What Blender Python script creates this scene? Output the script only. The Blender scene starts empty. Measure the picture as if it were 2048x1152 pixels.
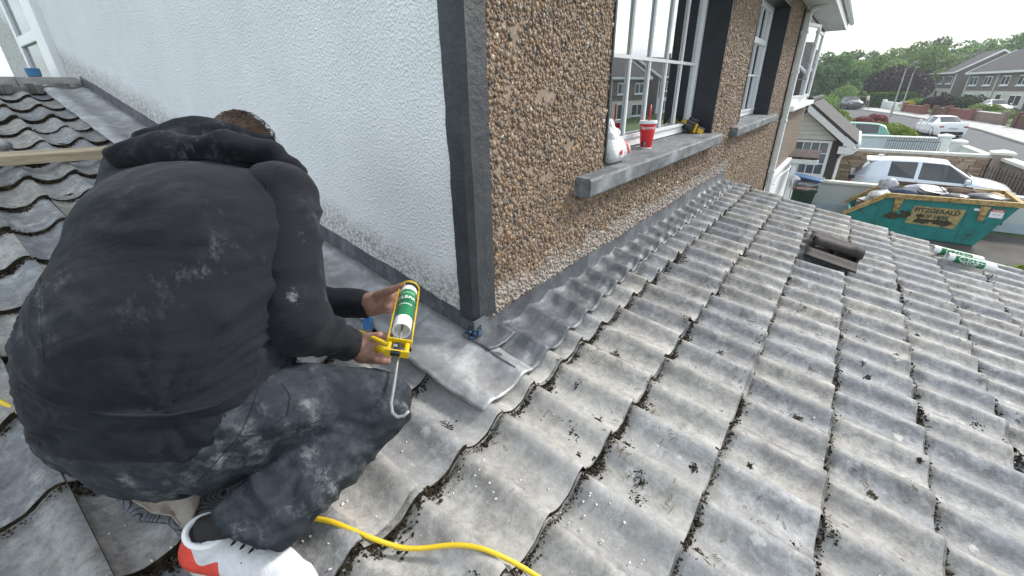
import bpy, bmesh, math, random
import numpy as np
from mathutils import Vector, Matrix, noise as mnoise
random.seed(7); rng = np.random.default_rng(7)
S = bpy.context.scene; COL = S.collection
PI = math.pi
# ------------------------------------------------------------------ camera
FPX = 849.93
RC = np.array([[0.59787848, -0.34707824, 0.72254967], [-0.80144584, -0.24192803, 0.546951], [-0.01502977, -0.90609465, -0.42280798]])
CP = np.array([-0.5146, -1.0810, 0.9673])
cam = bpy.data.cameras.new('camera'); cam.sensor_width = 36; cam.lens = FPX / 2048 * 36
cam.clip_start = .05; cam.clip_end = 3000
camo = bpy.data.objects.new('camera', cam); COL.objects.link(camo)
mw = Matrix.Identity(4)
for i in range(3):
    mw[i][0] = RC[i, 0]; mw[i][1] = -RC[i, 1]; mw[i][2] = -RC[i, 2]; mw[i][3] = CP[i]
camo.matrix_world = mw; S.camera = camo
# ------------------------------------------------------------------ light
SUN_EL, SUN_AZ = 36, -27      # azimuth of the sun measured from +x, counter-clockwise
W = bpy.data.worlds.new('World'); S.world = W; W.use_nodes = True
nt = W.node_tree; nt.nodes.clear()
out = nt.nodes.new('ShaderNodeOutputWorld'); bg = nt.nodes.new('ShaderNodeBackground')
sky = nt.nodes.new('ShaderNodeTexSky'); sky.sky_type = 'NISHITA'; sky.sun_disc = False
sky.sun_elevation = math.radians(SUN_EL); sky.sun_rotation = math.radians(90 - SUN_AZ)
sky.air_density = 1.0; sky.dust_density = 2.0
tc = nt.nodes.new('ShaderNodeTexCoord'); mp = nt.nodes.new('ShaderNodeMapping'); mp.inputs['Scale'].default_value = (1.5, 1.5, 5); mp.inputs['Location'].default_value = (.35, .2, .1)
nz = nt.nodes.new('ShaderNodeTexNoise'); nz.inputs['Scale'].default_value = 3.4; nz.inputs['Detail'].default_value = 7; nz.inputs['Roughness'].default_value = .6
rp = nt.nodes.new('ShaderNodeValToRGB'); rp.color_ramp.elements[0].position = .42; rp.color_ramp.elements[0].color = (.4, .4, .4, 1)
rp.color_ramp.elements[1].position = .58; rp.color_ramp.elements[1].color = (1, 1, 1, 1)
mx = nt.nodes.new('ShaderNodeMix'); mx.data_type = 'RGBA'; mx.inputs['B'].default_value = (6.4, 6.95, 7.3, 1)
nt.links.new(tc.outputs['Generated'], mp.inputs['Vector']); nt.links.new(mp.outputs['Vector'], nz.inputs['Vector'])
nt.links.new(nz.outputs['Fac'], rp.inputs['Fac']); nt.links.new(rp.outputs['Color'], mx.inputs['Factor'])
nt.links.new(sky.outputs['Color'], mx.inputs['A']); nt.links.new(mx.outputs['Result'], bg.inputs['Color'])
bg.inputs['Strength'].default_value = .15; nt.links.new(bg.outputs['Background'], out.inputs['Surface'])
sun = bpy.data.lights.new('sun', 'SUN'); sun.energy = 2.6; sun.angle = math.radians(10); sun.color = (1, .96, .9)
suno = bpy.data.objects.new('sun', sun); COL.objects.link(suno)
sd_ = Vector((math.cos(math.radians(SUN_EL)) * math.cos(math.radians(SUN_AZ)), math.cos(math.radians(SUN_EL)) * math.sin(math.radians(SUN_AZ)), math.sin(math.radians(SUN_EL))))
suno.rotation_euler = sd_.to_track_quat('Z', 'Y').to_euler(); suno.location = (0, 0, 20)
S.view_settings.view_transform = 'Standard'; S.view_settings.look = 'None'; S.view_settings.gamma = 1
S.view_settings.use_curve_mapping = False; S.view_settings.exposure = 0.65
# ------------------------------------------------------------------ geometry of the place
TS = math.tan(math.radians(12.244)); CS = math.cos(math.radians(12.244))
GA = .335; GY = GA * CS; RW = .201          # tile gauge, gauge in plan, rib spacing
WX, RX = .66, 5.10                           # gable wall plane, roof verge
def wd(x, y): return RC @ np.array([(x - 1024) / FPX, (y - 576) / FPX, 1.])
def plane(x, y, n, d):
    n = np.array(n, float); v = wd(x, y); return CP + (d - n @ CP) / (n @ v) * v
def roofpt(x, y, dz=0): return plane(x, y, (0, -TS, 1), dz)
def atd(x, y, d):
    v = wd(x, y); return CP + v / np.linalg.norm(v) * d
def terr(x): return -2.9 + max(0, min(x, 150) - 42) * .02
def gnd(x, y):
    v = wd(x, y); t = 10
    for _ in range(80): t += .5 * ((terr((CP + v * t)[0]) - CP[2]) / v[2] - t)
    return CP + v * t
def prof(x):       # tile profile: 0 at the crest, negative in the trough
    c = .5 + .5 * np.cos(2 * PI * np.asarray(x) / RW)
    return -.037 * (1 - c ** 1.7)
def surf(x, y):    # top of the tiled roof
    l = np.ceil(-np.asarray(y) / GY); yl = -l * GY
    return y * TS + prof(x) - .024 * (y - yl) / GY
# ------------------------------------------------------------------ helpers
def tag(o, label=None, cat=None, group=None, kind=None):
    for k, v in (('label', label), ('category', cat), ('group', group), ('kind', kind)):
        if v: o[k] = v
    return o
def empty(name, loc, label=None, cat=None, group=None, rz=0):
    o = bpy.data.objects.new(name, None); COL.objects.link(o); o.location = loc; o.rotation_euler[2] = rz
    o.empty_display_size = .1; tag(o, label, cat, group); return o
def wloc(o):
    m = Matrix.Identity(4)
    while o is not None:
        b = Matrix.Translation(o.location) @ o.rotation_euler.to_matrix().to_4x4()
        m = (b if o.parent is None else o.matrix_parent_inverse @ b) @ m
        o = o.parent
    return m
class MB:
    def __init__(s): s.v = []; s.f = []
    def add(s, vs, fs):
        b = len(s.v); s.v += [tuple(map(float, p)) for p in vs]; s.f += [tuple(b + i for i in f) for f in fs]; return s
    def box(s, a, b):
        (x0, y0, z0), (x1, y1, z1) = a, b
        x0, x1 = min(x0, x1), max(x0, x1); y0, y1 = min(y0, y1), max(y0, y1); z0, z1 = min(z0, z1), max(z0, z1)
        return s.add([(x0, y0, z0), (x1, y0, z0), (x1, y1, z0), (x0, y1, z0), (x0, y0, z1), (x1, y0, z1), (x1, y1, z1), (x0, y1, z1)],
                     [(3, 2, 1, 0), (4, 5, 6, 7), (0, 1, 5, 4), (1, 2, 6, 5), (2, 3, 7, 6), (3, 0, 4, 7)])
    def bbox(s, a, b, r=.01):      # box with chamfered edges
        a = np.array(a, float); b = np.array(b, float); lo = np.minimum(a, b); hi = np.maximum(a, b); c = (lo + hi) / 2; h = (hi - lo) / 2
        r = min(r, h.min() * .9); bm = bmesh.new(); bmesh.ops.create_cube(bm, size=2)
        for v in bm.verts: v.co = Vector(c + np.array(v.co) * h)
        bmesh.ops.bevel(bm, geom=bm.edges[:], offset=r, segments=2, affect='EDGES', profile=.5)
        bm.verts.index_update(); s.add([v.co for v in bm.verts], [[v.index for v in f.verts] for f in bm.faces]); bm.free(); return s
    def prism(s, poly, ax, a, b):  # polygon in the other two axes (cyclic order), extruded along axis ax
        n = len(poly)
        def p(q, t):
            if ax == 0: return (t, q[0], q[1])
            if ax == 1: return (q[0], t, q[1])
            return (q[0], q[1], t)
        area = sum(poly[i][0] * poly[(i + 1) % n][1] - poly[(i + 1) % n][0] * poly[i][1] for i in range(n))
        if (area < 0) != (ax == 1): poly = poly[::-1]
        if b < a: a, b = b, a
        return s.add([p(q, a) for q in poly] + [p(q, b) for q in poly],
                     [tuple(range(n))[::-1], tuple(range(n, 2 * n))] + [(i, (i + 1) % n, n + (i + 1) % n, n + i) for i in range(n)])
    def tube(s, pts, r, seg=10, cap=True):
        pts = [Vector(p) for p in pts]; n = len(pts); rs = r if hasattr(r, '__len__') else [r] * n
        vs = []; fs = []; up = None
        for i, p in enumerate(pts):
            t = (pts[min(i + 1, n - 1)] - pts[max(i - 1, 0)]).normalized()
            if up is None: up = t.orthogonal().normalized()
            up = (up - t * up.dot(t)).normalized(); q = t.cross(up)
            for k in range(seg):
                a = 2 * PI * k / seg; vs.append(p + (up * math.cos(a) + q * math.sin(a)) * rs[i])
        for i in range(n - 1):
            for k in range(seg):
                k2 = (k + 1) % seg; fs.append((i * seg + k, i * seg + k2, (i + 1) * seg + k2, (i + 1) * seg + k))
        if cap: fs += [tuple(range(seg))[::-1], tuple((n - 1) * seg + k for k in range(seg))]
        return s.add(vs, fs)
    def lathe(s, o, d, pr, seg=20):  # (radius, height) pairs about axis d from o
        o = Vector(o); d = Vector(d).normalized(); u = d.orthogonal().normalized(); w = d.cross(u); n = len(pr)
        vs = [o + d * h + (u * math.cos(2 * PI * k / seg) + w * math.sin(2 * PI * k / seg)) * max(r, 1e-4) for r, h in pr for k in range(seg)]
        fs = [(i * seg + k, i * seg + (k + 1) % seg, (i + 1) * seg + (k + 1) % seg, (i + 1) * seg + k) for i in range(n - 1) for k in range(seg)]
        return s.add(vs, fs)
    def xf(s, fn): s.v = [tuple(fn(Vector(p))) for p in s.v]; return s
    def build(s, name, mat, parent=None, smooth=False, local=False, angle=None):
        me = bpy.data.meshes.new(name); me.from_pydata(s.v, [], s.f); me.update()
        return link(name, me, mat, parent, smooth, local, angle)
def link(name, me, mat, parent=None, smooth=False, local=False, angle=None):
    if mat is not None and not me.materials: me.materials.append(mat)
    if smooth: me.polygons.foreach_set('use_smooth', [True] * len(me.polygons))
    if angle: me.set_sharp_from_angle(angle=math.radians(angle))
    o = bpy.data.objects.new(name, me); COL.objects.link(o)
    if parent is not None:
        o.parent = parent
        if not local: o.matrix_parent_inverse = wloc(parent).inverted()
    return o
def npmesh(name, V, F):
    me = bpy.data.meshes.new(name); V = np.asarray(V, np.float32); F = np.asarray(F, np.int32); k = F.shape[1]
    me.vertices.add(len(V)); me.vertices.foreach_set('co', V.ravel()); me.loops.add(F.size); me.loops.foreach_set('vertex_index', F.ravel())
    me.polygons.add(len(F)); me.polygons.foreach_set('loop_start', np.arange(0, F.size, k, dtype=np.int32)); me.update(calc_edges=True); return me
def copy_tree(o, parent=None):
    c = o.copy(); COL.objects.link(c); c.parent = parent
    for ch in list(o.children): copy_tree(ch, c)
    return c
_fonts = {}
def text_mesh(txt, size, shear=0, bold=0):   # flat lettering as polygons in the xy plane, centred
    cu = bpy.data.curves.new('lettering', 'FONT'); cu.body = txt; cu.size = size; cu.align_x = 'CENTER'; cu.align_y = 'CENTER'; cu.shear = shear; cu.offset = bold
    cu.resolution_u = 2; o = bpy.data.objects.new('lettering', cu); COL.objects.link(o)
    bpy.context.view_layer.update()
    me = bpy.data.meshes.new_from_object(o.evaluated_get(bpy.context.evaluated_depsgraph_get())); bpy.data.objects.remove(o)
    bm = bmesh.new(); bm.from_mesh(me)
    bmesh.ops.triangulate(bm, faces=bm.faces[:]); bmesh.ops.subdivide_edges(bm, edges=[e for e in bm.edges if e.calc_length() > size * .35], cuts=1)
    v = [tuple(x.co) for x in bm.verts]; bm.verts.index_update(); f = [tuple(x.index for x in p.verts) for p in bm.faces]; bm.free()
    return v, f
# ------------------------------------------------------------------ materials
def rgb(r, g, b): return (r, g, b, 1)
class NT:
    def __init__(s, name):
        s.m = bpy.data.materials.new(name); s.m.use_nodes = True; s.t = s.m.node_tree; s.p = s.t.nodes['Principled BSDF']
        s.geo = s.t.nodes.new('ShaderNodeNewGeometry')
    def n(s, typ, **kw):
        x = s.t.nodes.new('ShaderNode' + typ)
        for k, v in kw.items():
            if hasattr(x, k): setattr(x, k, v)
        return x
    def l(s, a, b): s.t.links.new(a, b)
    def noise(s, scale, detail=4, rough=.55, stretch=None, vec=None, off=None):
        x = s.n('TexNoise'); x.inputs['Scale'].default_value = scale; x.inputs['Detail'].default_value = detail; x.inputs['Roughness'].default_value = rough
        v = vec or s.geo.outputs['Position']
        if stretch or off:
            m = s.n('Mapping'); m.inputs['Scale'].default_value = stretch or (1, 1, 1); m.inputs['Location'].default_value = off or (0, 0, 0); s.l(v, m.inputs['Vector']); v = m.outputs['Vector']
        s.l(v, x.inputs['Vector']); return x.outputs['Fac']
    def ridge(s, scale, stretch):
        m = s.n('Mapping'); m.inputs['Scale'].default_value = stretch; s.l(s.geo.outputs['Position'], m.inputs['Vector']); x = s.n('TexNoise'); x.noise_type = 'RIDGED_MULTIFRACTAL'; x.inputs['Scale'].default_value = scale; x.inputs['Detail'].default_value = 2.5; x.inputs['Roughness'].default_value = .45; x.inputs['Distortion'].default_value = .6; s.l(m.outputs['Vector'], x.inputs['Vector']); return x.outputs['Fac']
    def ramp(s, fac, stops):
        x = s.n('ValToRGB'); e = x.color_ramp.elements
        while len(e) < len(stops): e.new(.5)
        for i, (p, c) in enumerate(stops):
            e[i].position = p; e[i].color = c if hasattr(c, '__len__') else (c, c, c, 1)
        s.l(fac, x.inputs['Fac']); return x.outputs['Color']
    def mix(s, fac, a, b, mode='MIX'):
        x = s.n('Mix', data_type='RGBA', blend_type=mode)
        for k, v in (('Factor', fac), ('A', a), ('B', b)):
            i = x.inputs[k]
            if hasattr(v, 'is_linked') or hasattr(v, 'links'): s.l(v, i)
            else: i.default_value = v
        return x.outputs['Result']
    def math(s, op, a, b=0):
        x = s.n('Math', operation=op)
        for i, v in enumerate((a, b)):
            if hasattr(v, 'links'): s.l(v, x.inputs[i])
            else: x.inputs[i].default_value = v
        return x.outputs[0]
    def bump(s, h, strength=.4, dist=.01, prev=None):
        x = s.n('Bump'); x.inputs['Strength'].default_value = strength; x.inputs['Distance'].default_value = dist; s.l(h, x.inputs['Height'])
        if prev is not None: s.l(prev, x.inputs['Normal'])
        s.l(x.outputs['Normal'], s.p.inputs['Normal']); return x.outputs['Normal']
    def set(s, color=None, rough=None, metal=None, spec=None):
        for k, v in (('Base Color', color), ('Roughness', rough), ('Metallic', metal), ('Specular IOR Level', spec)):
            if v is None: continue
            if hasattr(v, 'links'): s.l(v, s.p.inputs[k])
            else: s.p.inputs[k].default_value = v
        return s.m
def M(name, c, rough=.7, var=.2, scale=6, bump=0, bscale=80, metal=0, spec=.4, rnd=0):
    k = NT(name); c = np.array(c[:3]); f = k.noise(scale, 6, .6)
    lo = tuple(np.clip(c * (1 - var), 0, 1)) + (1,); hi = tuple(np.clip(c * (1 + var), 0, 1)) + (1,)
    col = k.ramp(f, [(.3, lo), (.7, hi)])
    if rnd:
        oi = k.n('ObjectInfo'); col = k.mix(1.0, col, k.ramp(oi.outputs['Random'], [(0, 1 - rnd), (1, 1)]), 'MULTIPLY')
    k.set(col, rough, metal, spec)
    if bump: k.bump(k.noise(bscale, 5, .6), bump, .01)
    return k.m
def glassmat(name, tint=(.9, .95, .95), base=.06):
    k = NT(name); t = k.t; t.nodes.remove(k.p); o = t.nodes['Material Output']
    tr = k.n('BsdfTransparent'); tr.inputs['Color'].default_value = tint + (1,); g = k.n('BsdfGlossy'); g.inputs['Roughness'].default_value = .01; g.inputs['Color'].default_value = (.95, .97, 1, 1)
    lw = k.n('Fresnel'); lw.inputs['IOR'].default_value = 1.8; ad = k.math('ADD', lw.outputs[0], base); ms = k.n('MixShader')
    k.l(ad, ms.inputs[0]); k.l(tr.outputs[0], ms.inputs[1]); k.l(g.outputs[0], ms.inputs[2]); k.l(ms.outputs[0], o.inputs['Surface']); return k.m
# tiles
def tile_mat(name, lo, mid, hi):
    k = NT(name); oi = k.n('ObjectInfo')
    big = k.noise(1.3, 5, .6); fine = k.noise(45, 6, .7); st = k.noise(14, 5, .6, stretch=(1.6, .35, .35))
    c = k.ramp(st, [(.28, lo), (.5, mid), (.72, hi)])
    c = k.mix(k.ramp(big, [(.35, 0), (.7, 1)]), c, k.mix(.55, c, rgb(.30, .30, .315)))
    c = k.mix(1, c, k.ramp(oi.outputs['Random'], [(0, rgb(.50, .525, .58)), (.35, rgb(.80, .83, .88)), (.65, rgb(1.0, .96, .88)), (1, rgb(1.25, 1.2, 1.09))]), 'MULTIPLY')
    c = k.mix(k.ramp(fine, [(.35, .0), (.72, .42)]), c, rgb(.40, .40, .395)); c = k.mix(k.ramp(k.noise(24, 8, .8, off=(4, 4, 1)), [(.42, .55), (.56, 0)]), c, rgb(.085, .085, .09)); c = k.mix(k.ramp(k.noise(8, 8, .8, off=(1, 9, 1)), [(.52, 0), (.66, .55)]), c, rgb(.50, .50, .49))
    lich = k.n('TexVoronoi'); lich.inputs['Scale'].default_value = 5.2; k.l(k.geo.outputs['Position'], lich.inputs['Vector'])
    wob = k.math('ADD', lich.outputs['Distance'], k.math('MULTIPLY', k.noise(60, 4), .30))
    c = k.mix(k.ramp(wob, [(.20, .6), (.26, 0)]), c, rgb(.58, .58, .55))
    dirt = k.noise(5, 9, .78, off=(3, 1, 2)); c = k.mix(k.ramp(dirt, [(.54, 0), (.64, .55), (.70, .9)]), c, rgb(.045, .040, .035)); warm = k.noise(2.1, 4, .6, off=(8, 1, 4)); c = k.mix(k.ramp(warm, [(.5, 0), (.7, .5)]), c, k.mix(1, c, rgb(1.12, 1.0, .84), 'MULTIPLY'))
    dv = k.n('VectorMath', operation='DISTANCE'); k.l(k.geo.outputs['Position'], dv.inputs[0]); dv.inputs[1].default_value = (.55, -.55, -.1)
    du = k.math('ADD', k.math('MULTIPLY', dv.outputs['Value'], .5), k.math('MULTIPLY', k.noise(3.5, 7, .7, off=(2, 2, 2)), .9)); c = k.mix(k.ramp(du, [(.45, .62), (1.0, 0)]), c, k.mix(.5, c, rgb(.56, .535, .49)))
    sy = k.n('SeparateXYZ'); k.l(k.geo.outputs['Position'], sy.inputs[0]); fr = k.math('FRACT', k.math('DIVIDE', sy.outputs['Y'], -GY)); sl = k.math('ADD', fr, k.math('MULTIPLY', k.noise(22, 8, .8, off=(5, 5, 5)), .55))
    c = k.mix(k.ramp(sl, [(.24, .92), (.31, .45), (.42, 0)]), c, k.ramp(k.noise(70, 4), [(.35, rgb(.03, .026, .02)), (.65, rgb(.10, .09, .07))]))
    spk = k.noise(160, 2, .5); c = k.mix(k.ramp(spk, [(.70, 0), (.76, .5)]), c, rgb(.06, .055, .05))
    k.set(c, k.ramp(fine, [(.3, .5), (.7, .75)]), 0, .45)
    k.bump(fine, .35, .006, k.bump(k.noise(12, 4), .3, .01)); return k.m
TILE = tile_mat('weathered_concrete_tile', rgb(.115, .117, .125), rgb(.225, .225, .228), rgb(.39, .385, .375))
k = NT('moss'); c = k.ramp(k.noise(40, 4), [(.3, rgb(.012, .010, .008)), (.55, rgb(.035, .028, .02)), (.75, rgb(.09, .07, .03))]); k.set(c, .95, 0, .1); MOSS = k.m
k = NT('lead_sheet'); a = k.noise(5, 6, .7, stretch=(1, 3, 1)); b = k.noise(22, 5, .7)
c = k.ramp(a, [(.25, rgb(.040, .044, .052)), (.5, rgb(.085, .092, .104)), (.72, rgb(.19, .20, .215))])
c = k.mix(k.ramp(b, [(.58, 0), (.78, .45)]), c, rgb(.42, .42, .43)); k.set(c, k.ramp(b, [(.3, .42), (.7, .65)]), .2, .5); k.bump(k.noise(9, 4), .25, .02, k.bump(b, .15, .004)); LEAD = k.m
k = NT('bright_lead_sheet'); a = k.noise(6, 6, .7); b = k.noise(18, 5, .7)
c = k.ramp(a, [(.25, rgb(.15, .15, .155)), (.5, rgb(.29, .29, .297)), (.72, rgb(.54, .55, .56))]); k.set(c, k.ramp(b, [(.3, .35), (.7, .6)]), .3, .5); k.bump(k.noise(9, 4), .4, .02, k.bump(b, .15, .004)); LEAD2 = k.m
# white roughcast
k = NT('white_roughcast'); v = k.n('TexVoronoi', feature='SMOOTH_F1'); v.inputs['Scale'].default_value = 125
mp_ = k.n('Mapping'); mp_.inputs['Scale'].default_value = (1, 1, .8); k.l(k.geo.outputs['Position'], mp_.inputs['Vector']); k.l(mp_.outputs['Vector'], v.inputs['Vector'])
sx = k.n('SeparateXYZ'); k.l(k.geo.outputs['Position'], sx.inputs[0])
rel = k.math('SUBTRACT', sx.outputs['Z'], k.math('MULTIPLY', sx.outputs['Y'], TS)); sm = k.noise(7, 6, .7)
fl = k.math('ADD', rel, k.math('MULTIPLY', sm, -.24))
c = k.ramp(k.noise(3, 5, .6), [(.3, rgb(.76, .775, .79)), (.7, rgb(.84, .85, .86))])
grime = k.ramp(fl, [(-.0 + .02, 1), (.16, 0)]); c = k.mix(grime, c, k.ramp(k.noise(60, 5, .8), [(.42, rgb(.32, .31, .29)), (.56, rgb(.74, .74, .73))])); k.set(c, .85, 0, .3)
h = k.math('ADD', k.math('MULTIPLY', v.outputs['Distance'], 1.4), k.math('MULTIPLY', k.noise(150, 3), .5)); k.bump(h, .7, .008); ROUGH = k.m
WHITE = M('white_paint', (.78, .79, .79), .6, .06, 4, .15, 40); PVC = M('white_plastic', (.80, .81, .82), .3, .04, 3, spec=.5)
PVCG = M('soiled_white_plastic', (.66, .69, .69), .45, .12, 9)
k = NT('dark_grey_masonry_paint'); a = k.noise(10, 6, .65); w = k.noise(30, 6, .75, stretch=(1, 1, .3))
c = k.ramp(a, [(.3, rgb(.028, .032, .036)), (.7, rgb(.055, .06, .066))]); c = k.mix(k.ramp(w, [(.60, 0), (.68, .5)]), c, rgb(.12, .13, .14)); k.set(c, .5, 0, .4); k.bump(k.noise(26, 6, .7), .6, .012); DGREY = k.m
k = NT('grey_sill_paint'); a = k.noise(7, 7, .7, stretch=(.6, 1.5, 1)); c = k.ramp(a, [(.3, rgb(.075, .082, .09)), (.5, rgb(.14, .15, .16)), (.72, rgb(.30, .31, .33))]); k.set(c, .65, 0, .4); k.bump(k.noise(35, 6, .7), .5, .008); SILL = k.m
k = NT('pebbles'); at = k.n('Attribute', attribute_name='pc'); at.attribute_type = 'GEOMETRY'
c = k.ramp(at.outputs['Fac'], [(0, rgb(.03, .027, .025)), (.16, rgb(.085, .07, .06)), (.34, rgb(.16, .095, .055)), (.52, rgb(.26, .155, .085)), (.66, rgb(.20, .15, .115)), (.82, rgb(.31, .235, .17)), (.93, rgb(.34, .195, .085)), (1, rgb(.62, .57, .50))])
c = k.mix(k.ramp(k.noise(90, 4), [(.4, .0), (.75, .25)]), c, rgb(.34, .28, .22))
sx = k.n('SeparateXYZ'); k.l(k.geo.outputs['Position'], sx.inputs[0]); lowz = k.math('ADD', sx.outputs['Z'], k.math('MULTIPLY', k.noise(5, 5, .7), -.30))
c = k.mix(k.math('MULTIPLY', k.ramp(lowz, [(-.08, .48), (.06, 0)]), k.ramp(k.math('MULTIPLY', sx.outputs['X'], .1), [(.50, 1), (.53, 0)])), c, rgb(.46, .44, .42)); k.set(c, .55, 0, .4); PEB = k.m
k = NT('pebbledash_far'); v = k.n('TexVoronoi'); v.inputs['Scale'].default_value = 75; k.l(k.geo.outputs['Position'], v.inputs['Vector'])
sc_ = k.n('SeparateColor'); k.l(v.outputs['Color'], sc_.inputs[0])
c = k.ramp(sc_.outputs[0], [(0, rgb(.04, .034, .03)), (.2, rgb(.11, .085, .07)), (.45, rgb(.23, .16, .11)), (.75, rgb(.31, .24, .18)), (1, rgb(.5, .42, .34))]); c = k.mix(k.ramp(v.outputs['Distance'], [(.35, 0), (.7, .7)]), c, rgb(.16, .12, .095))
k.set(c, .7, 0, .3); inv = k.math('SUBTRACT', 1, v.outputs['Distance']); k.bump(inv, .8, .012); PEBF = k.m
MORTAR = M('buff_mortar', (.27, .205, .155), .9, .25, 20, .5, 60)
k = NT('navy_black_fleece'); a = k.noise(3.2, 6, .65); d = k.noise(4.2, 8, .72, off=(1.3, .2, .4)); fz = k.noise(420, 2)
c = k.ramp(a, [(.3, rgb(.0062, .0075, .0115)), (.7, rgb(.012, .0142, .0195))]); c = k.mix(k.ramp(d, [(.54, 0), (.80, .16)]), c, rgb(.13, .135, .15))
sm_ = k.math('MULTIPLY', k.ramp(k.noise(5.5, 4, .6, off=(6, 2, 3)), [(.54, 0), (.70, .7)]), k.ramp(k.noise(30, 6, .75, stretch=(1, .6, .6)), [(.50, 0), (.68, .42)])); c = k.mix(sm_, c, rgb(.30, .31, .33))
for cc, rad in ((atd(585, 590, 1.12), .085), (atd(600, 480, 1.2), .06), (atd(230, 745, 1.14), .05), (atd(200, 800, 1.15), .035), (atd(330, 800, 1.13), .03), (atd(560, 330, 1.32), .03), (atd(330, 290, 1.4), .05)):
    dv = k.n('VectorMath', operation='DISTANCE'); k.l(k.geo.outputs['Position'], dv.inputs[0]); dv.inputs[1].default_value = tuple(cc)
    q_ = k.math('ADD', k.math('DIVIDE', dv.outputs['Value'], rad), k.math('MULTIPLY', k.noise(45, 7, .8), 1.6)); c = k.mix(k.ramp(q_, [(.75, .55), (1.45, 0)]), c, rgb(.26, .27, .29))
k.set(c, .92, 0, .22)
k.p.inputs['Sheen Weight'].default_value = .05; k.p.inputs['Sheen Roughness'].default_value = .5
k.bump(fz, .12, .002, k.bump(k.ridge(5.5, (1, 1, 2.0)), .7, .02, k.bump(k.noise(16, 4, .6, stretch=(1, 1, 2.2)), .25, .02))); FLEECE = k.m
k = NT('dark_work_trousers'); a = k.noise(5, 6, .65); d = k.noise(9, 8, .78, stretch=(1, .6, 1.4))
c = k.ramp(a, [(.3, rgb(.011, .0145, .020)), (.7, rgb(.027, .033, .043))]); c = k.mix(k.ramp(d, [(.47, 0), (.74, .34)]), c, rgb(.18, .195, .21))
sm_ = k.math('MULTIPLY', k.ramp(k.noise(7, 4, .6, off=(2, 2, 3)), [(.50, 0), (.64, .9)]), k.ramp(k.noise(32, 6, .75, stretch=(1, .35, 1)), [(.47, 0), (.64, .6)])); c = k.mix(sm_, c, rgb(.36, .37, .38)); k.set(c, .85, 0, .25); k.bump(k.noise(600, 2), .15, .002, k.bump(k.ridge(8, (1, 1.6, 1.2)), .95, .022, k.bump(k.noise(20, 4, .6), .3, .012))); TROU = k.m
k = NT('skin'); c = k.ramp(k.noise(60, 5, .6), [(.3, rgb(.23, .115, .08)), (.7, rgb(.36, .20, .15))]); c = k.mix(k.ramp(k.noise(25, 5, .7), [(.55, 0), (.75, .5)]), c, rgb(.16, .12, .11)); k.set(c, .5, 0, .4); k.p.inputs['Subsurface Weight'].default_value = .0; k.bump(k.noise(220, 3), .25, .003); SKIN = k.m
HAIR = M('brown_hair', (.085, .05, .03), .6, .4, 120, .6, 300)
GLASS = glassmat('window_glass', (.85, .92, .92), .38)
# ------------------------------------------------------------------ pitched roof of tiles, part of the house
GR = -2.9
house = empty('house', (5, 3, GR), 'house with white roughcast gable and brown pebbledash front above the tiled roof', 'house')
rm = MB()
rm.add([(-2.2, -2.72, -2.72 * TS - .115), (RX - .03, -2.72, -2.72 * TS - .115), (RX - .03, .0, -.115), (-2.2, .0, -.115)], [(0, 1, 2, 3)])
rm.add([(-2.2, .0, -.115), (WX, .0, -.115), (WX, 5.05, 5.05 * TS - .115), (-2.2, 5.05, 5.05 * TS - .115)], [(0, 1, 2, 3)])
roof = rm.build('roof', M('roofing_felt', (.02, .02, .02), .95), house)
def tile_mesh(seed):
    r = np.random.default_rng(seed); NS = 12; us = np.linspace(-.915 * RW, .10 * RW, NS + 1); V = []; F = []
    amp = 1 + r.uniform(-.04, .04); L = .385
    rows = [(0.0, -.0055), (.007, -.0005), (.10, 0), (L, 0)]       # distance up-slope from the tail
    for d, dz in rows:
        for u in us:
            j = r.normal(0, .0006)
            V.append((u, d * CS, d * CS * TS + float(prof(u)) * amp - .024 * d / GA + dz + .011 * ((u / RW + .4) / .5) * .55 + j))
    n = NS + 1
    for a in range(len(rows) - 1):
        for i in range(NS): F.append((a * n + i, a * n + i + 1, (a + 1) * n + i + 1, (a + 1) * n + i))
    b = len(V)
    for i in range(n): x, y, z = V[i]; V.append((x, y + .004 + r.normal(0, .0015), z - .026))      # tail face
    for i in range(NS): F.append((i + 1, i, b + i, b + i + 1))
    b2 = len(V); e = [a * n + NS for a in range(len(rows))]
    for q in e: x, y, z = V[q]; V.append((x, y, z - .02))
    for a in range(len(rows) - 1): F.append((e[a], b2 + a, b2 + a + 1, e[a + 1]))
    me = bpy.data.meshes.new('tile'); me.from_pydata(V, [], F); me.update(); me.materials.append(TILE); me.materials.append(MOSS); mi = np.zeros(len(F), np.int32); mi[(len(rows) - 1) * NS:] = 1; me.polygons.foreach_set('material_index', mi)  # moss colour: tail faces also paint in step shade, side faces darken the joint
    me.polygons.foreach_set('use_smooth', [True] * len(F)); me.set_sharp_from_angle(angle=math.radians(40)); return me
tmesh = [tile_mesh(100 + i) for i in range(6)]
VENT = (17, 4)
spots = []
for l in range(-14, 9):
    y = -l * GY
    for i in range(-10, 26):
        x = i * RW
        if l <= 0 and x > WX + .1: continue
        if y > 4.9: continue
        if (l, i) in ((5, 19),): pass
        c = RC.T @ (np.array([x, y + .1, y * TS]) - CP)
        if c[2] < .1: continue
        px, py = 1024 + FPX * c[0] / c[2], 576 + FPX * c[1] / c[2]
        vis = -260 < px < 2250 and -60 < py < 1420
        spots.append((vis, FPX ** 2 / (c[2] * np.linalg.norm(c)), l, i, x, y))
spots.sort(key=lambda t: (not t[0], -t[1]))
rest = []
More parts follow.
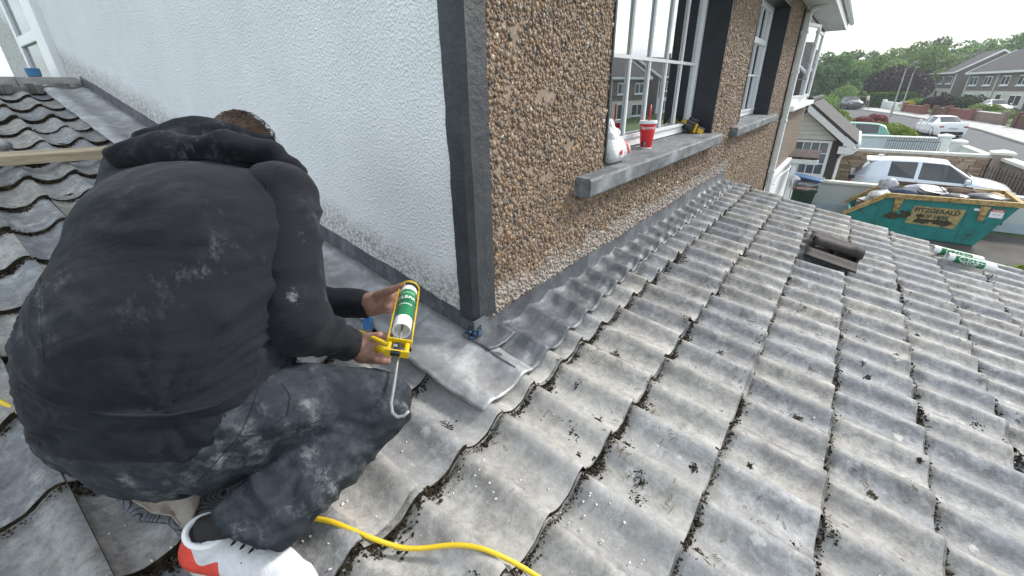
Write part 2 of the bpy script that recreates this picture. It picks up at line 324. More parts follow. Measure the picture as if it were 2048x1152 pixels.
for n_, (vis, a, l, i, x, y) in enumerate(spots):
    me = random.choice(tmesh); jit = (random.gauss(0, .003), random.gauss(0, .0065), random.gauss(0, .0025)); rz = random.gauss(0, .006); ry = random.gauss(0, .008)
    if vis and n_ < 300:
        o = bpy.data.objects.new('tile', me); COL.objects.link(o); o.parent = roof; o.matrix_parent_inverse = wloc(roof).inverted()
        o.location = (x + jit[0], y + jit[1], y * TS + jit[2]); o.rotation_euler = (random.gauss(0, .004), ry, rz)
    else: rest.append((me, Matrix.Translation((x + jit[0], y + jit[1], y * TS + jit[2])) @ Matrix.Rotation(rz, 4, 'Z') @ Matrix.Rotation(ry, 4, 'Y')))
bm = bmesh.new()
for me, m4 in rest:
    k0 = len(bm.verts); bm.from_mesh(me); bm.verts.ensure_lookup_table(); bmesh.ops.transform(bm, matrix=m4, verts=bm.verts[k0:])
me = bpy.data.meshes.new('far_tiles'); bm.to_mesh(me); bm.free(); me.materials.clear(); me.materials.append(TILE); me.materials.append(MOSS)
me.polygons.foreach_set('use_smooth', [True] * len(me.polygons)); tag(link('far_tiles', me, TILE, roof), kind='stuff')
# ridge
rid = MB()
RYP = 5.02
for i in range(7):
    x0 = WX - .03 - i * .42; pr = [(RYP + .15 * math.cos(a), RYP * TS - .075 + .125 * math.sin(a)) for a in np.linspace(-.1, PI + .1, 13)]
    pr2 = [(RYP + .135 * math.cos(a), RYP * TS - .08 + .11 * math.sin(a)) for a in np.linspace(PI + .1, -.1, 13)]
    MB().prism(pr + pr2, 0, x0 - .415, x0).build('ridge_tile', M('ridge_concrete', (.24, .235, .225), .8, .3, 8, .4, 50) if i == 0 else bpy.data.materials['ridge_concrete'], roof, True, angle=40)
rb = MB()
for i in range(60):
    x = -2.1 + i * .046; z = (RYP - .16) * TS; rb.bbox((x, RYP - .22 - random.random() * .05, z - .06), (x + .05, RYP - .1, z + .0 + random.random() * .03), .008)
GMORT = M('grey_mortar', (.17, .16, .15), .95, .4, 18, .6, 60); rb.build('mortar_bedding', GMORT, roof)
# back slope beyond the ridge
MB().add([(-2.2, RYP, RYP * TS - .06), (WX, RYP, RYP * TS - .06), (WX, 8.6, RYP * TS - .9), (-2.2, 8.6, RYP * TS - .9)], [(0, 1, 2, 3)]).build('back_slope', TILE, roof)
# blobs: many small lumps joined into one mesh
_ico = bmesh.new(); bmesh.ops.create_icosphere(_ico, subdivisions=1, radius=1); _ico.verts.index_update()
ICOV = np.array([tuple(v.co) for v in _ico.verts]); ICOF = np.array([[v.index for v in f.verts] for f in _ico.faces]); _ico.free()
def lumps(P, R, jitter=.25, seed=1, attr=None, rot=True):    # P (n,3) centres, R (n,3) radii
    r = np.random.default_rng(seed); n = len(P); V = ICOV[None] * (1 + r.normal(0, jitter, (n, 12, 1)))
    V = V * R[:, None, :]
    if rot:
        a = r.uniform(0, 2 * PI, n); ca, sa = np.cos(a)[:, None], np.sin(a)[:, None]
        V = np.stack([V[..., 0] * ca - V[..., 1] * sa, V[..., 0] * sa + V[..., 1] * ca, V[..., 2]], -1)
    V = V + P[:, None, :]; F = ICOF[None] + (np.arange(n) * 12)[:, None, None]
    me = npmesh('lumps', V.reshape(-1, 3), F.reshape(-1, 3))
    if attr is not None:
        at = me.attributes.new('pc', 'FLOAT', 'POINT'); at.data.foreach_set('value', np.repeat(attr, 12).astype(np.float32))
    return me
def on_roof(x, y): return not (y > -.02 and x > WX - .02) and x < RX - .03
P = []; R_ = []
for l in range(-14, 8):
    y0 = -l * GY
    for x in np.concatenate([np.arange(-1.0, 1.8, .0014), np.arange(1.8, RX - .05, .003)]):
        if not on_roof(x, y0): continue
        if y0 > -.30 and y0 < .1 and x > .36: continue
        nv = mnoise.noise(Vector((x * 3.1, y0 * 7.7, 0))) + .5 * mnoise.noise(Vector((x * 11, y0 * 5, 3)))
        near = 1 if x < 2.2 else max(.45, 1 - (x - 2.2) * .25)
        if random.random() > (.62 + .75 * nv) * near: continue
        spread = abs(random.gauss(0, .009)) * (1 + 4.5 * max(0, nv - .1))
        y = y0 - .004 - spread; s = random.uniform(.0013, .0038) * (1 + max(0, nv))
        P.append((x + random.gauss(0, .003), y, float(surf(x, y)) + s * .5 + max(0, .016 - spread * .8) * random.random())); R_.append((s * random.uniform(.7, 1.5), s * random.uniform(.7, 1.4), s * random.uniform(.6, 1.1)))
for _ in range(230):           # clumps fallen further down the tiles
    x = random.uniform(-.9, RX - .2); y = random.uniform(-2.4, -.32) if x > .3 or random.random() < .5 else random.uniform(-.5, 3.5)
    if not on_roof(x, y): continue
    m_ = random.randint(8, 46); sp = random.uniform(.005, .02)
    for _ in range(m_):
        xx = x + random.gauss(0, sp); yy = y + random.gauss(0, sp * .8); s = random.uniform(.0012, .0036)
        if on_roof(xx, yy): P.append((xx, yy, float(surf(xx, yy)) + s * .3)); R_.append((s * 1.3, s * 1.2, s * .6))
for l in range(-14, 8):
    y0 = -l * GY
    for x in np.arange(-1.0, RX - .1, .012):
        nv = mnoise.noise(Vector((x * 3.1, y0 * 7.7, 0))) + .5 * mnoise.noise(Vector((x * 11, y0 * 5, 3)))
        if not on_roof(x, y0) or (y0 > -.30 and y0 < .1 and x > .36) or random.random() > .15 + .9 * nv: continue
        y = y0 - .006 - abs(random.gauss(0, .007)); s = random.uniform(.005, .011); P.append((x, y, float(surf(x, y)) + .002)); R_.append((s * 1.4, s * 1.1, s * .55))
tag(link('moss', lumps(np.array(P), np.array(R_), .3, 3), MOSS, roof), kind='stuff')
P = []; R_ = []
for _ in range(420):           # white grit and mortar crumbs
    cx = random.choice([(.1, -.35), (.35, -.45), (-.2, -.2), (.8, -.6), (.3, -.75), (1.2, -.9), (-.5, .1), (-.4, .25)]) if random.random() < .6 else (random.uniform(-.6, 4.5), random.uniform(-2.3, -.3))
    x = cx[0] + random.gauss(0, .12); y = cx[1] + random.gauss(0, .1); s = random.uniform(.0012, .004)
    if on_roof(x, y) and not (y > -.32 and x > .3): P.append((x, y, float(surf(x, y)) + s * .3)); R_.append((s * 1.4, s, s * .7))
tag(link('grit', lumps(np.array(P), np.array(R_), .3, 4), M('pale_mortar_grit', (.62, .61, .58), .9), roof), kind='stuff')
st = MB()
for _ in range(150):           # straw and dead moss strands
    x = random.uniform(.2, 4.6); y = random.uniform(-1.2, -.34) if random.random() < .75 else random.uniform(-2.2, -1.2); cl = random.randint(2, 9)
    for _ in range(cl):
        xx = x + random.gauss(0, .03); yy = y + random.gauss(0, .02); a = random.uniform(0, PI); ln = random.uniform(.008, .03); p = []
        for t in (-1, 0, 1): q = (xx + t * ln / 2 * math.cos(a), yy + t * ln / 2 * math.sin(a)); p.append((q[0], q[1], float(surf(*q)) + .003 + (.003 if t == 0 else 0)))
        st.tube(p, .0011, 4)
tag(st.build('straw', M('dead_moss_straw', (.22, .16, .08), .9, .4, 60), roof), kind='stuff')
# ------------------------------------------------------------------ house walls
HT, HB, XE = 2.45, 8.6, 9.28          # wall top, back, party line with the neighbour
W1 = (1.80, 4.17, .56, 1.98); W2 = (5.36, 7.55, .56, 1.98)
def wall_with_holes(x0, x1, z0, z1, holes, y0, y1):
    m = MB(); xs = x0
    for (a, b, c, d) in holes:
        m.box((xs, y0, z0), (a, y1, z1)); m.box((a, y0, z0), (b, y1, c - .05)); m.box((a, y0, d), (b, y1, z1)); xs = b
    m.box((xs, y0, z0), (x1, y1, z1)); return m
wall_with_holes(WX + .01, XE, GR, HT, [W1, W2], 0, .24).build('front_wall', PEBF, house)
gw = MB(); gw.box((WX, .004, GR), (WX + .24, 5.45, 4.2)); gw.box((WX, 5.45, GR), (WX + .24, 5.5, 4.2)); gw.box((WX, 5.5, GR), (WX + .24, 6.95, .9)); gw.box((WX, 6.95, GR), (WX + .24, HB, 4.2))
gw.box((WX, 5.5, 2.3), (WX + .24, 6.95, 4.2)); gw.build('gable_wall', ROUGH, house)
MB().box((WX + .26, HB - .2, GR), (XE, HB, HT)).build('back_wall', ROUGH, house)
MB().box((XE - .22, .26, GR), (XE - .01, HB - .22, HT)).build('party_wall', WHITE, house)
MB().box((WX + .26, .26, .25), (XE - .24, HB - .22, .33)).build('upper_floor', M('carpet', (.12, .10, .08)), house)
MB().box((WX + .26, .26, 2.2), (XE - .24, HB - .22, 2.3)).build('upper_ceiling', WHITE, house)
MB().box((WX + .26, 3.0, .34), (XE - .24, 3.1, 2.19)).build('room_wall', M('room_wall_paint', (.35, .36, .35)), house)
# lower walls of the projecting single storey under the tiled roof
ew = MB(); ew.box((-2.0, -2.45, GR), (RX - .12, -2.25, -.66)); ew.box((RX - .32, -2.24, GR), (RX - .12, -.01, -.66)); ew.box((-2.0, -2.24, GR), (-1.8, 4.9, -.66))
ew.prism([(-2.24, -.66), (-.01, -.66), (-.01, -.12), (-2.24, -.58)], 0, RX - .32, RX - .12); ew.build('lean_to_wall', WHITE, house)
gt = MB(); gt.prism([(-2.80, -.74), (-2.66, -.74), (-2.66, -.63), (-2.68, -.63), (-2.68, -.72), (-2.78, -.72), (-2.78, -.63), (-2.80, -.63)], 0, -2.2, RX + .06); gt.build('gutter', PVC, house)
MB().prism([(-2.70, -2.70 * TS - .11), (.0, -.11), (.0, -.035), (-2.70, -2.70 * TS - .045)], 0, RX - .03, RX - .012).build('verge_board', PVCG, house)
vm = MB()
for i in range(40):            # mortar fillet at the verge
    y = -2.6 + i * .065; vm.bbox((RX - .06, y, y * TS - .07), (RX - .005, y + .066, y * TS - .03 + random.random() * .01), .006)
vm.build('verge_mortar', GMORT, house)
# pebbles standing proud of the front wall
def pebble_field(x0, x1, z0, z1, dens, r0, r1, seed, y=0.0, holes=()):
    r = np.random.default_rng(seed); n = int((x1 - x0) * (z1 - z0) * dens)
    # jittered grid keeps stones from clumping
    nx = max(1, int(math.sqrt(n * (x1 - x0) / (z1 - z0)))); nz = max(1, n // nx)
    gx, gz = np.meshgrid(np.arange(nx), np.arange(nz)); x = x0 + (gx.ravel() + .5 + r.uniform(-.62, .62, gx.size)) * (x1 - x0) / nx; z = z0 + (gz.ravel() + .5 + r.uniform(-.62, .62, gx.size)) * (z1 - z0) / nz
    ok = (x > x0) & (x < x1) & (z > z0) & (z < z1)
    for a, b, c, d in holes: ok &= ~((x > a - .012) & (x < b + .012) & (z > c - .1) & (z < d + .012))
    x, z = x[ok], z[ok]; n = len(x); keep = np.array([mnoise.noise(Vector((a_ * 9, 0, b_ * 9))) + .4 * mnoise.noise(Vector((a_ * 30, 1, b_ * 30))) for a_, b_ in zip(x, z)]) > -.52; x, z = x[keep], z[keep]; n = len(x); s = r.uniform(r0, r1, n) * r.choice([.5, .75, 1, 1, 1.2, 1.5], n)
    P = np.stack([x, np.full(n, y) - s * .18, z], 1); Rr = np.stack([s * r.uniform(.75, 1.25, n), s * r.uniform(.45, .8, n), s * r.uniform(.7, 1.15, n)], 1)
    V = ICOV[None] * (1 + r.normal(0, .16, (n, 12, 1))); V = V * Rr[:, None, :]
    a = r.uniform(0, PI, n); ca, sa = np.cos(a)[:, None], np.sin(a)[:, None]
    V = np.stack([V[..., 0] * ca - V[..., 2] * sa, V[..., 1], V[..., 0] * sa + V[..., 2] * ca], -1) + P[:, None, :]
    return V.reshape(-1, 3), n, r.beta(1.6, 1.6, n)
VV = []; AT = []; N_ = 0
for args in ((.77, 2.3, -.02, 1.75, 7000, .0062, .0102, 1), (2.3, 5.2, .0, 1.98, 5200, .0070, .0115, 2), (5.2, XE, -1.2, 2.2, 3600, .0085, .0125, 3)):
    v, n, a = pebble_field(*args, holes=(W1, W2)); VV.append(v); AT.append(a); N_ += n
V = np.concatenate(VV); F = (ICOF[None] + (np.arange(N_) * 12)[:, None, None]).reshape(-1, 3); me = npmesh('pebbledash', V, F)
at = me.attributes.new('pc', 'FLOAT', 'POINT'); at.data.foreach_set('value', np.repeat(np.concatenate(AT), 12).astype(np.float32)); tag(link('pebbledash', me, PEB, house), kind='stuff')
MB().add([(.75, -.0015, -.1), (XE - .01, -.0015, -.1), (XE - .01, -.0015, .44), (.75, -.0015, .44)], [(0, 1, 2, 3)]).add([(.75, -.0015, .44), (W1[0], -.0015, .44), (W1[0], -.0015, HT), (.75, -.0015, HT)], [(0, 1, 2, 3)]).add(
    [(W1[1], -.0015, .44), (W2[0], -.0015, .44), (W2[0], -.0015, HT), (W1[1], -.0015, HT)], [(0, 1, 2, 3)]).build('render_coat', MORTAR, house)
# painted corner strip, hand-finished edges
def strip_mesh():
    V = []; F = []; n = 90
    for i in range(n):
        z = .075 + i * (2.5 - .075) / (n - 1); w = lambda s: .006 * mnoise.noise(Vector((s, z * 9, 0))) + .003 * mnoise.noise(Vector((s, z * 33, 5)))
        g = .006 * mnoise.noise(Vector((9, z * 6, 2)))
        sec = [(WX + .002, .085 + w(1)), (WX - .012, .083 + w(1)), (WX - .017, .045 + .3 * w(3)), (WX - .016 + g, .004), (WX + .006, -.016 + g), (WX + .022, -.013 + .4 * w(5)), (WX + .06, -.018), (WX + .11 + w(2), -.016), (WX + .114 + w(2), .001)]
        V += [(a, b, z) for a, b in sec]
    k = 9
    for i in range(n - 1):
        for j in range(k - 1): F.append((i * k + j, i * k + j + 1, (i + 1) * k + j + 1, (i + 1) * k + j))
    F.append(tuple(range(k))[::-1]); m = MB(); m.add(V, F); return m
strip_mesh().build('corner_strip', DGREY, house, True, angle=35)
cl = MB()
for i in range(30): cl.bbox((WX - .01 + random.random() * .1, -.014 + random.random() * .03, .055), (WX + .01 + random.random() * .1, .01 + random.random() * .04, .076 + random.random() * .012), .006)
cl.build('broken_render', MORTAR, house)
# lead flashings
def sheet(name, x0, x1, edge, nx, ny, mat, lift=.006, flip=False, seed=0):   # front apron dressed over the tiles
    V = []; F = []; r = random.Random(seed)
    for i in range(nx + 1):
        x = x0 + (x1 - x0) * i / nx; e = edge(x)
        for j in range(ny + 1):
            t = j / ny; y = -.004 + (e + .004) * t
            crk = .004 * mnoise.noise(Vector((x * 14, y * 20, seed))) + .0025 * mnoise.noise(Vector((x * 40, y * 33, seed)))
            V.append((x, y, y * TS + float(prof(x)) * (.25 + .45 * min(1, t * 3) + (.25 if t > .8 else 0)) + lift + crk + .005 * max(0, 1 - abs((x / RW + .5) % 1 - .5) * RW / .010) + (.012 if t < .12 else 0) * (1 - t / .12)))
    n = ny + 1
    for i in range(nx):
        for j in range(ny): F.append((i * n + j, i * n + j + 1, (i + 1) * n + j + 1, (i + 1) * n + j))
    m = MB(); m.add(V, F); o = m.build(name, mat, flash, True); s_ = o.modifiers.new('thickness', 'SOLIDIFY'); s_.thickness = .004; s_.offset = 1; return o
flash = empty('lead_flashing', (WX, 0, .0), None); flash.parent = house; flash.matrix_parent_inverse = wloc(house).inverted()
wob = lambda x, s: .007 * mnoise.noise(Vector((x * 5, s, 0))) + .004 * mnoise.noise(Vector((x * 19, s, 1)))
for q, (a, b, e0, e1) in enumerate(((.60, 2.05, -.285, -.205), (2.0, 3.55, -.21, -.185), (3.5, 4.86, -.19, -.18))):
    sheet('apron', a, b, lambda x, a=a, b=b, e0=e0, e1=e1, q=q: e0 + (e1 - e0) * (x - a) / (b - a) + wob(x, q), int((b - a) / .009), 14, LEAD, .009 + .004 * (q == 0), seed=q)
def upstand(name, pts, top, mat, th=.006):
    V = []; F = []; n = len(pts)
    for (p, nrm), h in zip(pts, top):
        p = Vector(p); nr = Vector(nrm); V += [p, p + Vector((0, 0, h)), p + nr * th + Vector((0, 0, h)), p + nr * (th + .003) + Vector((0, 0, h * .5)), p + nr * (th + .022)]
    for i in range(n - 1):
        for j in range(4): F.append((i * 5 + j, i * 5 + j + 1, (i + 1) * 5 + j + 1, (i + 1) * 5 + j))
    F += [(0, 1, 2, 3, 4), tuple((n - 1) * 5 + j for j in (4, 3, 2, 1, 0))]
    m = MB(); m.add(V, F); return m.build(name, mat, flash, True, angle=50)
n = 240; xs = np.linspace(.62, 5.02, n)
upstand('front_upstand', [((x, -.017 - .003 * math.sin(x * 9), -.028 + .03 * (x < .7)), (0, -1, 0)) for x in xs], [.10 + .02 * mnoise.noise(Vector((x * 2.2, 0, 0))) + .006 * mnoise.noise(Vector((x * 20, 0, 0))) for x in xs], LEAD)
ys = np.linspace(-.03, 4.95, 260)
upstand('gable_upstand', [((WX - .001, y, y * TS - .03), (-1, 0, 0)) for y in ys], [.105 + .015 * mnoise.noise(Vector((0, y * 3, 0))) + .006 * mnoise.noise(Vector((0, y * 20, 0))) for y in ys], LEAD)
def side_sheet(name, y0, y1, xl, mat, ny, nx, lift, seed, xr=WX - .004):
    V = []; F = []
    for i in range(ny + 1):
        y = y0 + (y1 - y0) * i / ny; x_l = xl(y)
        for j in range(nx + 1):
            x = xr + (x_l - xr) * j / nx
            crk = .005 * mnoise.noise(Vector((x * 12, y * 9, seed))) + .003 * mnoise.noise(Vector((x * 40, y * 25, seed)))
            V.append((x, y, y * TS + float(prof(x)) * .5 + lift + crk))
    n = nx + 1
    for i in range(ny):
        for j in range(nx): F.append((i * n + j, (i + 1) * n + j, (i + 1) * n + j + 1, i * n + j + 1))
    m = MB(); m.add(V, F); o = m.build(name, mat, flash, True); s_ = o.modifiers.new('thickness', 'SOLIDIFY'); s_.thickness = .004; s_.offset = -1; return o
side_sheet('gable_apron', .15, 2.6, lambda y: .365 + wob(y, 7), LEAD2, 110, 16, .012, 11)
side_sheet('gable_apron', 2.5, 4.9, lambda y: .33 + wob(y, 8), LEAD2, 110, 16, .016, 12)
side_sheet('corner_patch', -.288, .22, lambda y: .345 + .12 * max(0, -y - .2) + wob(y, 9), LEAD2, 40, 24, .017, 13, xr=.67)
side_sheet('corner_dog_ear', -.115, .02, lambda y: .60 - .1 * (y + .1) + wob(y, 10), LEAD, 14, 14, .030, 14, xr=.78)
bl = lumps(np.array([(WX - .035 + random.gauss(0, .018), -.012 + random.gauss(0, .02), .028 + random.random() * .03) for _ in range(26)]), np.tile(np.array([[.010, .010, .004]]), (26, 1)), .35, 9)
link('blue_sealant', bl, M('blue_sealant', (.02, .05, .11), .5, .5, 50), flash)
# sills and windows
def sill(x0, x1, parent, nm='sill'):
    m = MB(); n = 60; V = []; F = []
    for i in range(n + 1):
        x = x0 + (x1 - x0) * i / n; j = lambda s: .004 * mnoise.noise(Vector((x * 8, s, 0))) + .002 * mnoise.noise(Vector((x * 30, s, 0)))
        for y, z in ((.203, .47), (-.085 + j(1), .452 + j(2)), (-.092 + j(1), .462), (-.094 + j(3), .535), (-.086 + j(1), .548 + j(4)), (.203, .566)): V.append((x, y, z))
    for i in range(n):
        for q in range(5): F.append((i * 6 + q, (i + 1) * 6 + q, (i + 1) * 6 + q + 1, i * 6 + q + 1))
    F += [tuple(range(6)), tuple(n * 6 + q for q in range(5, -1, -1))]
    m.add(V, F); return m.build(nm, SILL, parent, True, angle=30)
REVEAL = M('black_reveal_paint', (.022, .026, .032), .35, .25, 8, .2, 40)
BAR = M('white_window_frame', (.78, .79, .80), .3, .04, 3)
BLIND = M('pale_curtain', (.50, .53, .53), .8, .1, 3)
def window(parent, w, y, cols, hbars, transom=None, curtain=True, sx=(0, 0)):
    x0, x1, z0, z1 = w; wn = empty('window', (x0, y, z0)); wn.parent = parent; wn.matrix_parent_inverse = wloc(parent).inverted()
    fr = MB()
    for a, b in (((x0, y, z0 + .01), (x1, y + .07, z0 + .075)), ((x0, y, z1 - .075), (x1, y + .07, z1)), ((x0, y + .001, z0 + .075), (x0 + .07, y + .069, z1 - .075)), ((x1 - .07, y + .001, z0 + .075), (x1, y + .069, z1 - .075))): fr.bbox(a, b, .006)
    fr.build('frame', BAR, wn)
    MB().box((x0 + .07, y - .015, z0 + .075), (x1 - .07, y - .001, z0 + .10)).build('glazing_bead', BAR, wn)
    MB().box((x0 + .071, y + .030, z0 + .076), (x1 - .071, y + .034, z1 - .076)).build('pane', GLASS, wn)
    for c in cols: MB().box((c - .011, y + .014, z0 + .101), (c + .011, y + .028, z1 - .077)).build('glazing_bar', BAR, wn)
    for h in hbars: MB().box((x0 + .072, y + .012, h - .011), (x1 - .072, y + .0285, h + .011)).build('glazing_bar', BAR, wn)
    if transom: MB().bbox((x0 + .072, y - .004, transom - .035), (x1 - .072, y + .0285, transom + .035), .006).build('transom', BAR, wn)
    rv = MB(); rv.box((x0 - .001, -.003, z0 - .05), (x0 + .012, y - .002, z1)); rv.box((x1 - .012, -.003, z0 - .0), (x1 + .001, y - .002, z1)); rv.box((x0 + .012, -.003, z1 - .012), (x1 - .012, y - .002, z1 + .001)); rv.build('reveal', REVEAL, wn)
    MB().bbox((x0 - .018, -.014, z0 + .02), (x0 + .004, -.0035, z1 + .02), .004).build('reveal_edge', REVEAL, wn)
    if curtain:
        V = []; F = []; n = 260
        for i in range(n + 1):
            x = x0 + .05 + (x1 - x0 - .1) * i / n; yy = y + .16 + .022 * math.sin(x * 42 + 2 * math.sin(x * 7))
            V += [(x, yy, z0 + .04), (x, yy, z1)]
        for i in range(n):
            if sx[0] < (i / n) < sx[1]: continue
            F.append((2 * i, 2 * i + 2, 2 * i + 3, 2 * i + 1))
        m = MB(); m.add(V, F); m.build('curtain', BLIND, wn, True)
    return wn
sill(1.47, 4.28, house); sill(4.98, 7.95, house)
wn1 = window(house, W1, .205, [2.21, 2.58, 2.95, 3.32, 3.70], [1.155], sx=(.2, .84))
wn2 = window(house, W2, .205, [5.8, 6.15, 6.5, 6.85, 7.2], [1.10], transom=1.52, sx=(.3, .7))
# window in the gable beyond the ridge
gwn = empty('window', (WX, 6.2, .9)); gwn.parent = house; gwn.matrix_parent_inverse = wloc(house).inverted()
g = MB()
for a, b in (((WX - .06, 5.46, .9), (WX + .02, 5.86, 2.3)), ((WX - .05, 6.85, .9), (WX + .02, 6.97, 2.3)), ((WX - .05, 5.86, .9), (WX + .02, 6.85, 1.02)), ((WX - .05, 5.86, 1.50), (WX + .02, 6.85, 1.6))): g.bbox(a, b, .008)
g.build('frame', BAR, gwn); MB().box((WX - .02, 5.86, 1.02), (WX - .012, 6.85, 1.5)).box((WX - .02, 5.86, 1.6), (WX - .012, 6.85, 2.3)).build('pane', M('dark_glass', (.10, .13, .15), .08, .1, spec=.8), gwn)
# eaves, gutter and downpipe of the house
def eaves(parent, x0, x1):
    MB().box((x0, -.42, 2.16), (x1, .01, 2.18)).build('soffit', PVCG, parent)
    MB().box((x0, -.44, 2.13), (x1, -.421, 2.32)).build('fascia', PVC, parent)
    m = MB(); a = [(-.50 + .055 * math.cos(t), 2.31 + .06 * math.sin(t)) for t in np.linspace(PI, 2 * PI, 9)]; b = [(-.50 + .049 * math.cos(t), 2.31 + .054 * math.sin(t)) for t in np.linspace(2 * PI, PI, 9)]
    m.prism(a + b, 0, x0, x1 + .04); m.build('gutter', PVC, parent)
    r = MB(); r.prism([(-.50, 2.36), (4.2, 4.4), (HB + .4, 2.5), (HB + .4, 2.42), (4.2, 4.3), (-.50, 2.33)], 0, x0, x1 - .02); r.build('main_roof', M('dark_roof_tile', (.06, .055, .055), .85, .3, 5, .5, 20) if 'dark_roof_tile' not in bpy.data.materials else bpy.data.materials['dark_roof_tile'], parent)
eaves(house, WX - .05, XE - .005)
dp = empty('downpipe', (9.15, -.06, GR)); dp.parent = house; dp.matrix_parent_inverse = wloc(house).inverted()
MB().bbox((9.10, -.115, GR), (9.23, -.035, 2.05), .01).build('pipe', PVCG, dp)
for z in (-.55, .35, 1.15, 1.75): MB().bbox((9.085, -.125, z), (9.245, -.005, z + .045), .006).build('bracket', PVCG, dp)
MB().tube([(9.165, -.075, 2.04), (9.165, -.10, 2.1), (9.165, -.42, 2.22), (9.165, -.5, 2.27)], .04, 10).build('swan_neck', PVCG, dp, True)
cb = MB(); cb.tube([(9.00 + .02 * math.sin(z * 3), -.02, z) for z in np.linspace(-.9, 2.1, 24)], .012, 6); cb.build('cable_run', M('black_cable', (.02, .02, .02), .5), house, True)
# ------------------------------------------------------------------ neighbouring half of the pair
nb = empty('neighbour_house', (11.6, 3, GR), 'adjoining brown pebbledash house with wide white casement windows standing open', 'house')
NW = (9.75, 13.45, .62, 2.12)
XF = 13.95
wall_with_holes(XE + .004, XF, -.72, 2.45, [NW], 0, .24).build('front_wall', PEBF, nb)
MB().box((XE + .004, .002, GR), (XF - .002, .24, -.722)).build('lower_wall', WHITE, nb)
MB().box((XF - .24, .25, GR), (XF, HB, 2.45)).build('end_wall', PEBF, nb); MB().box((XE + .004, HB - .2, GR), (XF - .25, HB, 2.45)).build('back_wall', PEBF, nb)
MB().box((XE + .01, 3.0, .34), (XF - .25, 3.1, 2.19)).build('room_wall', bpy.data.materials['room_wall_paint'], nb)
MB().box((XE + .01, .25, .25), (XF - .25, HB - .22, .33)).build('upper_floor', bpy.data.materials['carpet'], nb)
eaves(nb, XE + .005, XF + .1)
nwn = empty('window', (9.75, .05, .62)); nwn.parent = nb; nwn.matrix_parent_inverse = wloc(nb).inverted()
f = MB(); x0, x1, z0, z1 = NW
f.bbox((x0, .0, z0), (x1, .08, z0 + .08), .008); f.bbox((x0, .0, z1 - .08), (x1, .08, z1), .008)
for x in (x0, x0 + .95, x0 + 1.9, x0 + 2.8, x1 - .09): f.bbox((x, .002, z0 + .08), (x + .09, .078, z1 - .08), .008)
f.build('frame', BAR, nwn)
for i, x in enumerate((x0, x0 + .95, x0 + 1.9, x0 + 2.8)):
    if i in (0, 2): continue
    MB().box((x + .09, .04, z0 + .08), (min(x + .95, x1 - .09), .045, z1 - .08)).build('pane', GLASS, nwn)
def casement(hx, zt, zb, w, ang, horiz=False):     # a sash hinged on the left jamb, swung outward
    c = empty('casement', (hx, -.01, zb)); c.parent = nb; c.matrix_parent_inverse = wloc(nb).inverted()
    ca, sa = math.cos(ang), math.sin(ang); T = lambda p: (hx + p[0] * ca + p[1] * sa, -.012 - p[0] * sa + p[1] * ca * 1, p[2])
    m = MB(); m.bbox((0, -.03, zb), (.06, .03, zt), .006); m.bbox((w - .06, -.03, zb), (w, .03, zt), .006); m.bbox((.06, -.029, zb), (w - .06, .029, zb + .06), .006); m.bbox((.06, -.029, zt - .06), (w - .06, .029, zt), .006); m.xf(T); m.build('sash', BAR, c)
    m = MB(); m.box((.06, -.004, zb + .06), (w - .06, .004, zt - .06)); m.xf(T); m.build('pane', GLASS, c)
    for z in np.linspace(zb + .06, zt - .06, 5)[1:-1]: m = MB(); m.box((.06, -.008, z - .007), (w - .06, .008, z + .007)); m.xf(T); m.build('glazing_bar', M('dark_lead_bar', (.1, .1, .1), .5) if 'dark_lead_bar' not in bpy.data.materials else bpy.data.materials['dark_lead_bar'], c)
casement(x0 + .02, 1.98, .72, .62, math.radians(15)); casement(x0 + 1.92, 2.0, .72, .62, math.radians(9))
fan = MB(); fan.bbox((x0 + .55, -.20, 1.84), (x0 + 1.3, -.17, 1.88), .006); fan.tube([(x0 + .57, .0, 2.04), (x0 + .57, -.185, 1.86)], .02, 6); fan.tube([(x0 + 1.28, .0, 2.04), (x0 + 1.28, -.185, 1.86)], .02, 6); fan.build('top_light', BAR, nwn)
MB().bbox((x0 - .35, -.16, .52), (x1 + .30, .06, .615), .015).build('sill', WHITE, nb)
# porch canopy over the neighbour's door
cn = empty('porch_canopy', (12, -.3, -.7)); cn.parent = nb; cn.matrix_parent_inverse = wloc(nb).inverted()
q = [plane(*p, (0, 0, 1), -.66) for p in ((1588, 293), (1632, 295), (1626, 317), (1574, 315))]
xa, xb = 12.4, 14.1; ya = -.62
MB().box((xa, ya, -.70), (xb, -.004, -.64)).build('flat_roof', M('mossy_felt', (.06, .04, .035), .95, .8, 9, .6, 40), cn)
MB().bbox((xa - .06, ya - .05, -.80), (xa - .004, -.01, -.69), .015).build('gutter', PVCG, cn)
MB().bbox((xa, -.24, -2.9), (xa + .1, -.13, -.81), .01).build('post', PVC, cn)
MB().bbox((9.32, -.10, -.745), (13.9, -.004, -.66), .01).build('fascia', PVC, nb)
wr = MB(); wr.tube([(x, -.115 - .02 * math.sin(x * 2.2), -.70 - .05 * math.sin((x - 9.3) / 4.6 * PI) - .10) for x in np.linspace(9.3, 13.8, 30)], .014, 6); wr.build('cable_run', PVC, nb, True)
ln_ = empty('lantern', (xa - .35, ya + .05, -1.25)); ln_.parent = nb; ln_.matrix_parent_inverse = wloc(nb).inverted()
lx, ly, lz = xa - .1, -.28, -1.35
MB().lathe((lx, ly, lz), (0, 0, 1), [(0, .30), (.02, .29), (.13, .2), (.12, .19)], 12).build('cap', PVCG, ln_, True); MB().lathe((lx, ly, lz), (0, 0, 1), [(.05, -.05), (.085, 0), (.11, .19)], 12).build('globe', GLASS, ln_, True)
